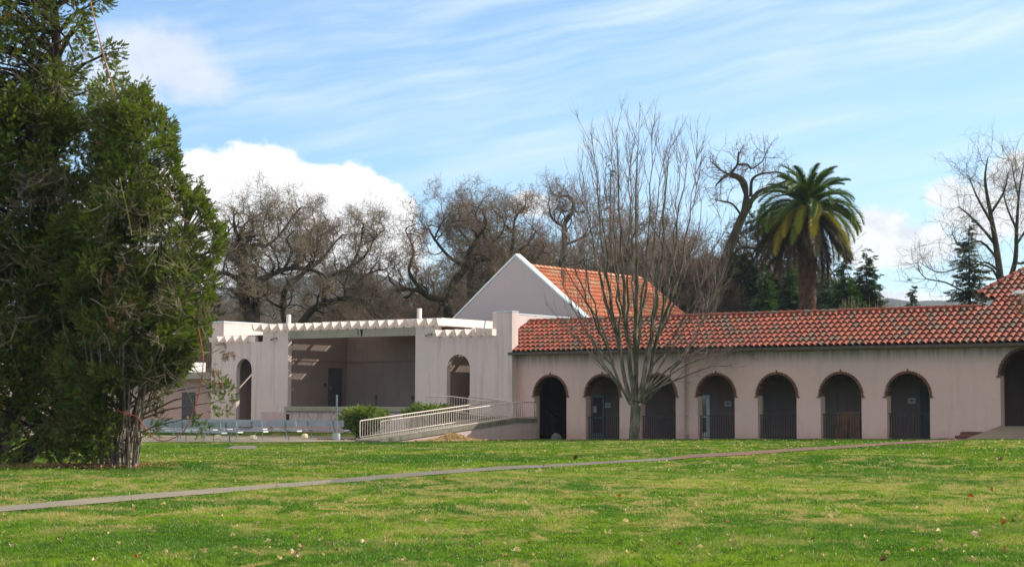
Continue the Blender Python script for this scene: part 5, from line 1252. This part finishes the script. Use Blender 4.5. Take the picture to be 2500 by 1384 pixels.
# ------------------------------------------------------------------ date palm
def palm():
    r = random.Random(9); Y = 104; base = Vector(at(1967, 800, Y)); base.z = 0; hub = Vector(at(1973, 505, Y)); hub_l = hub-base
    e = empty('palm_tree', tuple(base), 0, 'stout date palm with a huge drooping crown rising behind the arcade', 'tree')
    mb = MB(); n = 40; K = 14; H_ = hub_l.z-0.2
    for i in range(n+1):
        t = i/n; z = H_*t; rad = 0.56-0.06*math.sin(t*3)+ (0.30*max(0, (t-0.76)/0.24)**0.8 if t > 0.76 else 0)
        for q in range(K):
            a = 2*PI*q/K+i*0.35; rr_ = rad*(1+0.10*((i*5+q*3) % 4)/3+r.uniform(-0.03, 0.03)); mb.v.append((hub_l.x*t+rr_*math.cos(a), rr_*math.sin(a), z))
    for i in range(n):
        for q in range(K): mb.f.append([i*K+q, i*K+(q+1) % K, (i+1)*K+(q+1) % K, (i+1)*K+q]); mb.t.append(0)
    mb.build('trunk', M['palmbark'], e)
    def frond(ln, droop, tint, seed, pw):
        rr_ = random.Random(seed); V = []; Fc = []; T = []; m = 46; p = np.zeros(3); el = 0.0; pts = []
        ang = 0.0; st = ln/m
        for i in range(m+1):
            t = i/m; a = -droop*(t**pw); pts.append((p.copy(), a)); p = p+st*np.array([math.cos(a), 0, math.sin(a)])
        def quad(a, b, c, d, tt): i = len(V); V.extend([a, b, c, d]); Fc.append((i, i+1, i+2, i+3)); T.append(tt)
        for i in range(m):
            a, an = pts[i]; b, _ = pts[i+1]; w = 0.035*(1-i/m)+0.008
            quad(a+[0, -w, 0.01], a+[0, w, 0.01], b+[0, w, 0.01], b+[0, -w, 0.01], min(1, tint+0.12 if tint < 0.7 else tint))
            t = (i+0.5)/m
            if t < 0.06: continue
            L_ = 0.66*ln/4*math.sin(PI*min(1, 0.12+0.86*t))**0.6
            fwd = np.array([math.cos(an), 0, math.sin(an)]); upv = np.array([-math.sin(an), 0, math.cos(an)])
            for s in (-1, 1):
                for g in range(3):
                    f = 0.75+rr_.uniform(-0.15, 0.2); sd_ = s*(0.45+0.25*g/2+rr_.uniform(-.08,.08)); uu = 0.42-0.45*g/2*1.0+rr_.uniform(-0.1, 0.1)
                    d = fwd*f+np.array([0, 1.0, 0])*sd_+upv*uu; d = d/np.linalg.norm(d); st_ = a+(b-a)*(g/3); end = st_+d*L_*rr_.uniform(0.8, 1.1)+np.array([0, 0, -0.06*L_])
                    ww = 0.042; quad(st_-fwd*ww, st_+fwd*ww, end+fwd*0.004, end-fwd*0.004, np.clip(tint+rr_.uniform(-.08,.08), 0, 1))
        return np.array(V), np.array(Fc), np.array(T)
    kinds = {}
    def get(kind):
        if kind not in kinds:
            ln, droop, tint, sd_, pw = {'up': (3.1,1.25,0.18,1,1.3),'up2': (3.6,1.75,0.30,2,1.2),'mid': (3.9,1.95,0.32,3,0.95),'mid2': (3.8,1.9,0.56,4,0.95),'low': (3.9,1.75,0.45,5,0.65),'low2': (3.8,1.65,0.72,6,0.65),'dead': (4.3,1.15,0.92,7,0.35),'dead2': (4.1,1.1,0.97,8,0.3)}[kind]
            V, Fc, T = frond(ln, droop, tint, sd_, pw); kinds[kind] = np_mesh('frond', V, Fc, T)
        return kinds[kind]
    n = 99; ga = 2.39996
    for i in range(n):
        t = i/(n-1); az = i*ga+r.uniform(-.15, .15)
        elev = math.radians(84-108*t**0.85+r.uniform(-6, 6))
        k = 'up' if t < 0.2 else 'up2' if t < 0.33 else ('mid', 'mid2')[r.random() < 0.35] if t < 0.55 else ('low', 'low2', 'low2')[r.randint(0, 2)] if t < 0.70 else ('dead', 'dead2')[i % 2]
        f = link('frond', get(k), M['frond'], e); f.location = hub_l+Vector((0, 0, 0.35-1.0*t))+Vector((math.cos(az), math.sin(az), 0))*(0.25+0.25*t)
        f.rotation_euler = (r.uniform(-.5, .5), -elev, az); s = r.uniform(0.84, 1.04); f.scale = (s, s, s)
    return e
palm()

# ------------------------------------------------------------------ shrubs
def shrub(px, py_base, v, x0, x1, y0, y1, seed, label, name='juniper_shrub', mat='juniper', n=90, per=230, size=0.17):
    rs_ = np.random.default_rng(seed); u0, z0 = on_v(x0, y1, v); u1, z1 = on_v(x1, y0, v); cu, w = (u0+u1)/2, (u1-u0)/2
    base = L(cu, v, 0.05); out = []
    z0 = max(0.05, z0)
    for i in range(n):
        a = rs_.uniform(0, 2*PI); f = rs_.random()**0.5*0.88; zf = rs_.random(); sh = math.sqrt(max(0.05, 1-(f)**3))*(0.7+0.3*zf)
        p = L(cu+w*f*math.cos(a)*(0.55+0.45*min(1, zf*2.2)), v+w*0.6*f*math.sin(a), z0+(z1-z0-0.14)*(0.12+0.88*zf)*(0.82+0.18*sh)); out.append((*p, rs_.uniform(0.13, 0.24), rs_.uniform(0.25, 0.8)))
    P_, D_, S_, T_ = clumps(out, per, size, rs_, 0.35, 0.7, out_c=tuple(base)); V_, F_, t_ = scatter(P_, D_, S_, T_, TUFT, rs_); LB = []
    for c in out[::2]:
        b = L(cu+rs_.normal(0, .15), v+rs_.normal(0, .1), 0.02); LB.append((*b, 0.03, *c[:3], 0.01))
    e = empty(name, tuple(base), 0, label, 'shrub'); o_ = Vector(base); link('stems', tubes('stems', rebase(LB, o_), 4), M['cedbark'], e); link('foliage', np_mesh('foliage', V_-base[None], F_, t_), M[mat], e)
shrub(886, 1055, -7.4, 832, 940, 992, 1058, 1, 'flat topped juniper shrub between the benches and the ramp foot')
shrub(1050, 1050, -3.9, 988, 1112, 984, 1062, 2, 'wide juniper shrub behind the ramp rails, below the right stage pillar', n=120)
# ------------------------------------------------------------------ aluminium benches facing the stage
def make_bench(ln=4.57):
    e = empty('bench', (0,0,0), RZ)
    m = MB()
    for v0 in (0.0, 0.155): m.prism([(v0, 0.405), (v0+0.145, 0.405), (v0+0.145, 0.435), (v0, 0.435)], -ln/2, ln/2, 0)
    m.build('seat', M['alu'], e)
    m = MB()
    for i, z in enumerate((0.60, 0.735)): m.prism([(-0.055-0.02*i, z), (-0.025-0.02*i, z), (-0.04-0.02*i, z+0.125), (-0.07-0.02*i, z+0.125)], -ln/2, ln/2, 0)
    m.build('backrest', M['alu'], e)
    for s in (-1, 1):
        m = MB(); m.box(*sorted((s*ln/2, s*(ln/2+0.02))), -0.002, 0.302, 0.385, 0.44); m.build('end_cap', M['alucap'], e)
    m = MB(); m.tube([(0, 0.15, 0.0), (0, 0.15, 0.36), (0, 0.02, 0.40), (0, -0.05, 0.50), (0, -0.10, 0.64), (0, -0.13, 0.84)], 0.022, 6); m.box(-0.02, 0.02, 0.0, 0.30, 0.375, 0.402); m.box(-0.03, 0.03, 0.05, 0.25, 0.0, 0.015)
    f0 = m.build('frame', M['steel'], e)
    for i, x in enumerate((-ln*0.36, 0.0, ln*0.36)):
        f = f0 if i == 0 else f0.copy()
        if i: COL.objects.link(f); f.parent = e
        f.location = (x, 0, 0)
    return e
bench0 = make_bench(); benches = []
BN = [ # right end pixel of the seat, distance in front of the stage, label
 (842, -8.7, 'aluminium bench standing furthest to the right, its end beside the steel post and juniper'),
 (641, -8.7, 'aluminium bench in the row nearest the stage, ending below the left stage pillar'),
 (724, -12.2, 'aluminium bench of the middle row, with a cream block behind its right leg'),
 (643, -14.2, 'aluminium bench nearest the asphalt pad, its white end cap over a cream block'),
 (556, -11.0, 'aluminium bench half hidden by the hanging cypress sprig, second row'),
 (518, -12.6, 'aluminium bench behind the hanging red rope'),
 (581, -16.2, 'aluminium bench in the front row beside the leftmost cream block'),
 (541, -18.3, 'low standing aluminium bench closest to the lawn, left of the hanging sprig'),
 (452, -15.0, 'aluminium bench seen through the loop of the red rope'),
 (70, -12.0, 'aluminium bench far left, seen under the tall cypress behind its trunk'),
 (64, -15.0, 'second aluminium bench far left beneath the cypress, in front of the other')]
for i, (px, v, lab) in enumerate(BN):
    u, z = on_v(px, 1055, v); p = L(u-4.57/2, v); g = float(ground(p[0], p[1]))
    if i == 0: b = bench0
    else:
        b = bench0.copy(); COL.objects.link(b)
        for ch in list(bench0.children): c = ch.copy(); COL.objects.link(c); c.parent = b
    b.location = (p[0], p[1], g+0.012); b.rotation_euler = (0, 0, RZ+0.01*((i*7) % 3-1)); tag(b, lab, 'bench', 'aluminium benches set out before the stage')
# cream blocks on the paving
for (px, py, lab) in ((532,1070,'cream block left of the others, half under the front bench'),(617,1071,'cream block beside the legs of the bench nearest the asphalt pad'),(744,1067,'cream block furthest right, behind the middle bench leg')):
    p = hground(px, py+2); m = MB(); r = random.Random(px); m.box(-0.14, 0.14, -0.10, 0.10, 0, 0.16); m.box(-0.10, 0.10, -0.07, 0.07, 0.155, 0.20)
    o = m.build('concrete_block', M['block'], bevel=0.04); o.location = (p[0], p[1], float(ground(p[0], p[1]))+0.012); o.rotation_euler = (0, 0, RZ+r.uniform(-.4, .4)); tag(o, lab, 'block', 'cream blocks on the paving')
# steel post standing in a round weighted foot
p = hground(821, 1074); e = empty('steel_post', tuple(p), 0, 'grey steel post standing in a round grey drum beside the benches', 'post')
m = MB(); m.tube([(0, 0, 0.25), (0, 0, 2.05)], 0.038, 10); m.build('pole', M['steel'], e)
m = MB(); m.tube([(0, 0, 0), (0, 0, 0.10), (0, 0, 0.11), (0, 0, 0.20), (0, 0, 0.21), (0, 0, 0.31)], [0.17, 0.172, 0.178, 0.178, 0.172, 0.17], 18); m.build('drum', plain('grey_drum', (0.36,0.40,0.42), 0.6, 0.0, 0.15), e)
m = MB(); r = random.Random(3)
for i in range(26):
    a = r.uniform(0, 2*PI); q = r.uniform(0.1, 0.8); m.tube([(q*math.cos(a)*1.3, q*math.sin(a)*0.6, 0.02), (q*math.cos(a)*1.3+r.uniform(-.3,.3), q*math.sin(a)*.6+r.uniform(-.1,.1), 0.04)], 0.018, 4)
o = m.build('debris', M['cedbark']); o.location = p; tag(o, 'dark twiggy debris around the foot of the steel post', 'debris', kind='stuff')

# ------------------------------------------------------------------ low pink building far left behind the cypress
p0 = at(-120, 1000, 84); lb = empty('low_building', (p0[0], p0[1], 0), RZ, 'low pink building with a beige fascia glimpsed behind the cypresses', 'building')
m = MB(); m.box(-18, 1.5, 0, 9, -0.3, 3.35); m.build('wall', M['base'], lb)
m = MB(); m.box(-18.2, 1.8, -0.3, 9.2, 3.353, 3.75); m.build('fascia', M['lintel'], lb)
p1 = L(-25.5, 0.5); lc = empty('side_annex', tuple(p1), RZ, 'flat roofed annex joined to the left end of the stage, behind the cypress', 'building')
m = MB(); m.box(-6, 4.42, 0.6, 6, -0.3, 3.05); m.build('wall', M['arcade'], lc)
m = MB(); m.box(-6.2, 4.42, -0.2, 6.1, 3.053, 3.45); m.build('fascia', M['lintel'], lc)
m = MB(); m.box(0.5, 1.6, 0.55, 0.597, 0.1, 2.3); m.build('door', M['greydoor'], lc)
m = MB(); m.box(-1.9, -0.6, 2.0, 3.4, 3.453, 4.1); m.build('roof_unit', M['white'], lc)
# yellow green bush beside it
def bush_px(name, x0, x1, y0, y1, Y, mat, label, seed, n=30, per=90, size=0.2, cat='bush'):
    rs_ = np.random.default_rng(seed); cs = []
    for i in range(n):
        a = rs_.uniform(0, 2*PI); f = rs_.random()**0.5; x = (x0+x1)/2+(x1-x0)/2*f*math.cos(a)*0.8; y = (y0+y1)/2+(y1-y0)/2*f*math.sin(a)*0.8
        cs.append((*at(x, y, Y+rs_.uniform(-.8, .8)), rs_.uniform(0.2, 0.4), rs_.uniform(0.2, 0.9)))
    P_, D_, S_, T_ = clumps(cs, per, size, rs_, 0.2, 0.8); V_, F_, t_ = scatter(P_, D_, S_, T_, TUFT, rs_); b = at((x0+x1)/2, y1, Y); b[2] = float(ground(b[0], b[1]))
    LB = [(*(b+np.array([0.1*(i % 3), 0, 0])), 0.03, *c[:3], 0.01) for i, c in enumerate(cs[::2])]
    e = empty(name, tuple(b), 0, label, cat); o_ = Vector(b); link('stems', tubes('stems', rebase(LB, o_), 4), M['cedbark'], e); link('foliage', np_mesh('foliage', V_-b[None], F_, t_), mat, e)
bush_px('yellow_bush', -60, 42, 970, 1010, 70, M['yellowbush'], 'yellow tinged bush at the left edge, seen between cypress and pink wall', 51)
bush_px('dark_bush', -90, 150, 1000, 1050, 72, M['darkcon'], 'dark evergreen bush at the left edge below the yellow bush', 52, 46)
for i, (x0, x1, y0, y1, Y) in enumerate(((-250, 120, 560, 930, 112), (60, 330, 520, 900, 116), (300, 560, 600, 860, 112))):
    bush_px('live_oak', x0, x1, y0, y1, Y, M['olive'], ('dense live oak behind the tall cypress at the left edge', 'dense live oak closing the gap between the two cypresses', 'live oak low behind the shoulder of the bushy cypress')[i], 55+i, 120, 22, 0.6, 'tree')

# ------------------------------------------------------------------ ropes slung through the cypresses
def rope_mat(n, c): return plain(n, c, 0.6, 0, 0.15)
def rope(pts, Y, rad, mat, label):
    S = []; limb_px(pts, Y, rad, rad, S); b = Vector(S[0][:3]); o = link('rope', tubes('rope', rebase(S, b), 6), mat); o.location = b; tag(o, label, 'rope'); return o
rope([(214,-40),(224,20),(236,70),(243,96),(262,170),(275,210),(284,250)], YA-2.4, 0.016, rope_mat('orange_rope', (0.42,0.16,0.07)), 'orange rope hanging through the thin top of the tall cypress')
rope([(292,435),(300,470),(312,520),(322,575)], YB-2.2, 0.012, rope_mat('yellow_rope', (0.3,0.24,0.05)), 'yellow rope hanging inside the upper half of the bushy cypress')
rope([(484,800),(493,850),(496,890),(489,945),(470,1010),(450,1050),(422,1070),(398,1076),(375,1068),(352,1040),(335,1018),(312,1010),(285,1002)], YB-1.6, 0.013, rope_mat('red_rope', (0.36,0.045,0.035)), 'red rope slung in a loop from the bushy cypress over the benches')
rope([(56,410),(54,460),(52,520)], YA-2.6, 0.010, rope_mat('blue_rope', (0.03,0.05,0.16)), 'short blue rope hanging in the tall cypress')

# ------------------------------------------------------------------ grass
def blades(name, n, ylo, yhi, hgt, wid, seed, pw=1.0, margin=1.22):
    rs_ = np.random.default_rng(seed); t = rs_.random(n); Yv = (ylo**pw+(yhi**pw-ylo**pw)*t)**(1/pw)
    X = (rs_.random(n)*2-1)*Yv*(1250/F)*margin; ok = np.ones(n, bool)
    for pl in polys:
        pl_ = pl; bb = np.array(pl_); m_ = (X > bb[:, 0].min()) & (X < bb[:, 0].max()) & (Yv > bb[:, 1].min()) & (Yv < bb[:, 1].max())
        ii = np.where(m_)[0]; jx = X[ii]+rs_.normal(0, 0.03, len(ii)); jy = Yv[ii]+rs_.normal(0, 0.10+0.0028*Yv[ii], len(ii)); ok[ii] &= ~inpoly(jx, jy, pl_)
    dx, dy = X-W0[0], Yv-W0[1]; v = dx*VV[0]+dy*VV[1]; u = dx*UU[0]+dy*UU[1]
    ok &= ~((v > -0.05) & (u > 0.2)); ok &= ~((v > -0.5) & (u > -21)); ok &= ~((u > 0.0) & (u < 1.55) & (v > -11.7)); ok &= ~((u > 24.2) & (v > -2.7)); ok &= ~((u < 0) & (v > -1.9))
    X, Yv = X[ok], Yv[ok]; n = len(X); Z = ground(X, Yv)
    # patchy height: tufts and worn spots
    pat = 0.65+0.35*np.sin(X*2.1+1.7*np.sin(Yv*0.9))*np.sin(Yv*1.1+X*0.6)+rs_.normal(0, 0.12, n)
    near = np.clip(pat, 0.35, 1.3); h = hgt*near*rs_.uniform(0.6, 1.3, n); a = rs_.uniform(0, PI, n); w = wid*rs_.uniform(0.7, 1.3, n)
    lx = rs_.normal(0, 0.45, n)*h; ly = rs_.normal(0, 0.45, n)*h
    B = np.stack([X, Yv, Z-0.01], 1); s = np.stack([np.cos(a)*w*0.5, np.sin(a)*w*0.5, np.zeros(n)], 1)
    mid = B+np.stack([lx*0.4, ly*0.4, h*0.62], 1); tip = B+np.stack([lx, ly, h], 1)
    V = np.stack([B-s, B+s, mid+s*0.7, tip, mid-s*0.7], 1).reshape(-1, 3); Fc = np.arange(n)[:, None]*5+np.arange(5)[None]
    return np_mesh(name, V, Fc, rs_.random(n))
GN = GRASS_N
for nm, args in (('near_grass', (int(230e3*GN), 16.2, 25.5, 0.052, 0.009, 1)), ('middle_grass', (int(210e3*GN), 25.5, 42, 0.056, 0.014, 2)), ('far_grass', (int(170e3*GN), 42, 88, 0.060, 0.026, 3))):
    tag(link('grass', blades(nm, *args), M['blade']), 'short lawn grass, green with straw coloured worn patches', 'grass', kind='stuff')

# ------------------------------------------------------------------ fallen leaves
def leaf_shape(r, size):
    """lobed curled dry leaf"""
    n = 14; V = [(0, 0, 0.02)]; 
    for i in range(n):
        a = 2*PI*i/n; rad = size*(0.58 if i % 2 else 1.0)*r.uniform(0.7, 1.1)*0.5*(1.2 if i == 0 else 1)
        V.append((rad*math.cos(a), rad*math.sin(a)*0.8, size*(r.uniform(0.0, 0.15)+0.42*abs(math.sin(a))**1.5)+0.01))
    return V, [(0, i+1, (i+1) % n+1) for i in range(n)]
def leaf_mesh(seed, size, tint):
    V, Fc = leaf_shape(random.Random(seed), size); return np_mesh('fallen_leaf', V, Fc, [tint]*len(Fc))
LK = [leaf_mesh(i, 0.11, t) for i, t in enumerate((0.0, 0.12, 0.3, 0.5, 0.05, 0.2))]; LR = [leaf_mesh(20+i, 0.10, t) for i, t in enumerate((0.86, 0.9, 0.93))]; LD = [leaf_mesh(30+i, 0.12, t) for i, t in enumerate((0.99, 0.7))]
r = random.Random(99)
def put_leaf(px, py, kinds, sc_, label, group):
    p = hground(px, py); o = bpy.data.objects.new('fallen_leaf', r.choice(kinds)); COL.objects.link(o)
    if not o.data.materials: o.data.materials.append(M['dryleaf'])
    o.location = (p[0], p[1], float(ground(p[0], p[1]))+0.035); o.rotation_euler = (r.uniform(-.6, .6), r.uniform(-.6, .6), r.uniform(0, 6.3)); o.scale = (sc_,)*3; tag(o, label, 'leaf', group)
SP = [(722,1368,LK,1.7,'largest pale crumpled leaf, at the bottom edge left of centre'),(680,1375,LK,0.9,'upright pale leaf just left of the largest one at the bottom edge'),(495,1358,LK,1.1,'pale upright leaf on the green grass in the lower left lawn'),(232,1381,LK,1.0,'pale leaf at the bottom edge far left'),(542,1270,LK,1.0,'white upright leaf on the worn patch left of centre'),(1085,1175,LR,1.6,'rust red leaf cluster on the worn grass just below the path'),(1385,1212,LK,1.4,'pale folded leaf on the lawn right of centre, above the worn band'),(1718,1194,LK,1.3,'pale folded leaf on the lawn below the right half of the maple'),(2370,1220,LR,1.7,'bright rust red leaf at right, beside the straw patch'),(2455,1287,LR,1.6,'rust red leaf near the right edge, standing alone'),(2455,1355,LR,1.5,'dark red leaf near the lower right corner'),(1508,1218,LR,1.2,'small rust red leaf on green grass right of centre'),(2392,1318,LK,1.9,'crumpled pair of tan leaves near the lower right'),(2026,1270,LK,1.2,'tan upright leaf on the right lawn'),(2160,1380,LD,1.1,'dark leaf at the bottom edge, right side'),(1485,1315,LK,1.5,'tan folded leaf lying left of two small ones on the centre lawn'),(1262,1357,LK,1.2,'pale round leaf at the bottom, just right of centre'),(1525,1283,LK,1.3,'flat tan leaf on the deep green grass'),(2420,1205,LR,1.9,'long rust red leaf on the straw patch by the right edge'),(2440,1130,LD,2.4,'dark clod like leaf at the right edge above the straw patch'),(1410,1124,LD,2.6,'dark mound of wet leaves beside the asphalt path')]
for (px, py, kd, s_, lab) in SP: put_leaf(px, py, kd, s_*0.85, lab, None)
cl = [(r.uniform(0, 2500), 1110+270*r.random()**0.8) for _ in range(190)]
for (px, py) in cl:
    q = r.random(); kd, nm = (LK, 0) if q < 0.84 else (LR, 1) if q < 0.93 else (LD, 2)
    lab = ('one of many small pale dry leaves scattered over the lawn', 'one of several small rusty red leaves scattered over the lawn', 'one of several small dark leaves scattered over the lawn')[nm]
    put_leaf(px, py, kd, r.uniform(0.35, 0.8), lab, ('small pale leaves on the lawn', 'small rusty leaves on the lawn', 'small dark leaves on the lawn')[nm])
def leaf_litter(name, pts, size, seed, label, tints=(0.0, 0.6), lift=0.03, cat='leaves', zf=None):
    rr = random.Random(seed); Vs = []; Fs = []; T = []
    for (x, y, z) in pts:
        V, Fc = leaf_shape(rr, size*rr.uniform(0.7, 1.3)); a = Matrix.Rotation(rr.uniform(0, 6.3), 3, 'Z') @ Matrix.Rotation(rr.uniform(-.7, .7), 3, 'X'); n = len(Vs)
        Vs += [tuple(a @ Vector(q)+Vector((x, y, z+lift))) for q in V]; Fs += [tuple(n+i for i in f) for f in Fc]; T += [rr.uniform(*tints)]*len(Fc)
    return tag(link(name, np_mesh(name, Vs, Fs, T), M['dryleaf']), label, cat, kind='stuff')
pts = []
for _ in range(150):
    px = r.uniform(380, 2500); py = 1079+r.random()**1.5*55
    if r.random() < 0.5: px = r.uniform(1600, 2500); py = r.uniform(1074, 1100)
    p = hground(px, py); u_, v_ = toUV(p)
    if v_ > -0.4 or (u_ < 1.7 and v_ > -11.8): continue
    pts.append((p[0], p[1], float(ground(p[0], p[1]))))
leaf_litter('leaf_litter', pts, 0.09, 1, 'tiny pale leaves strewn over the far lawn near the arcade', (0.0, 0.35), 0.045)
pts = []
for _ in range(900):
    a = r.uniform(0, 2*PI); q = abs(r.gauss(0, 0.5)); p = hground(285, 1139)+np.array([q*math.cos(a)*1.5-0.2, q*math.sin(a)*2.0, 0]); pts.append((p[0], p[1], float(ground(p[0], p[1]))))
for _ in range(500):
    a = r.uniform(0, 2*PI); q = abs(r.gauss(0, 0.6)); p = hground(130, 1140)+np.array([q*math.cos(a)*2.2, q*math.sin(a)*1.6, 0]); pts.append((p[0], p[1], float(ground(p[0], p[1]))))
leaf_litter('leaf_litter', pts, 0.07, 2, 'brown leaf litter under the cypress stems', (0.55, 0.9), 0.03)
# heap of dry leaves against the ramp
pts = []; c0 = L(2.15, -7.3)
for _ in range(1500):
    uu_, vv_ = r.gauss(0, 0.42), r.gauss(0, 0.85)
    if uu_ < -0.62: uu_ = -0.62+abs(uu_+0.62)*0.5
    h = 0.34*math.exp(-(uu_/0.5)**2-(vv_/0.95)**2)*r.random()**0.4; p = c0+UU*uu_+VV*vv_; pts.append((p[0], p[1], max(0, float(ground(p[0], p[1])))+h))
leaf_litter('leaf_heap', pts, 0.10, 3, 'heap of tan dry leaves against the foot of the ramp wall', (0.0, 0.75), 0.0)
# worn weeds along the wall foot
pts = []
# small reddish dry twig poking over the damaged roof corner
TW = []; r2 = random.Random(6); Q = limb_px([(2530,820),(2515,770),(2500,735),(2488,715)], 68, 0.03, 0.012, TW); Q2 = limb_px([(2520,790),(2500,765),(2478,752),(2462,748)], 68, 0.02, 0.008, TW); twiggy(Q, 0.2, r2, TW, 16, 0.5, 0.010, 1); twiggy(Q2, 0.2, r2, TW, 10, 0.35, 0.008, 1)
b = Vector(at(2530, 1062, 67.5)); TW.append((*b, 0.05, *at(2530, 820, 68), 0.03)); cs = [(*at(x, y, 68+.2*i % 1), 0.2, 0.96) for i, (x, y) in enumerate(((2495,725),(2488,745),(2505,750),(2498,765)))]
P_, D_, S_, T_ = clumps(cs, 130, 0.16, rs, -0.2, 1.0); V_, F_, t_ = scatter(P_, D_, S_, np.full(len(T_), 0.97))
e = empty('sapling', tuple(b), 0, 'dry rusty leaved branch reaching in from the right edge over the roof', 'tree'); link('stem', tubes('stem', rebase(TW, b), 5), M['deadtwig'], e); link('foliage', np_mesh('foliage', V_-np.array(b)[None], F_, t_), M['cedar'], e)

# ------------------------------------------------------------------ the air between here and the hills
if HAZE > 0:
    m = MB(); m.box(-2600, 2600, -40, 2300, -6, 190); hz = m.build('haze', None); mt = bpy.data.materials.new('haze_air'); mt.use_nodes = True; t = mt.node_tree
    t.nodes.remove(t.nodes['Principled BSDF']); pv = t.nodes.new('ShaderNodeVolumePrincipled'); pv.inputs['Color'].default_value = (0.62, 0.78, 1.0, 1); pv.inputs['Density'].default_value = HAZE; pv.inputs['Anisotropy'].default_value = 0.2
    t.links.new(pv.outputs[0], t.nodes['Material Output'].inputs['Volume']); hz.data.materials.clear(); hz.data.materials.append(mt); hz['kind'] = 'stuff'; hz['label'] = 'thin blue air haze'
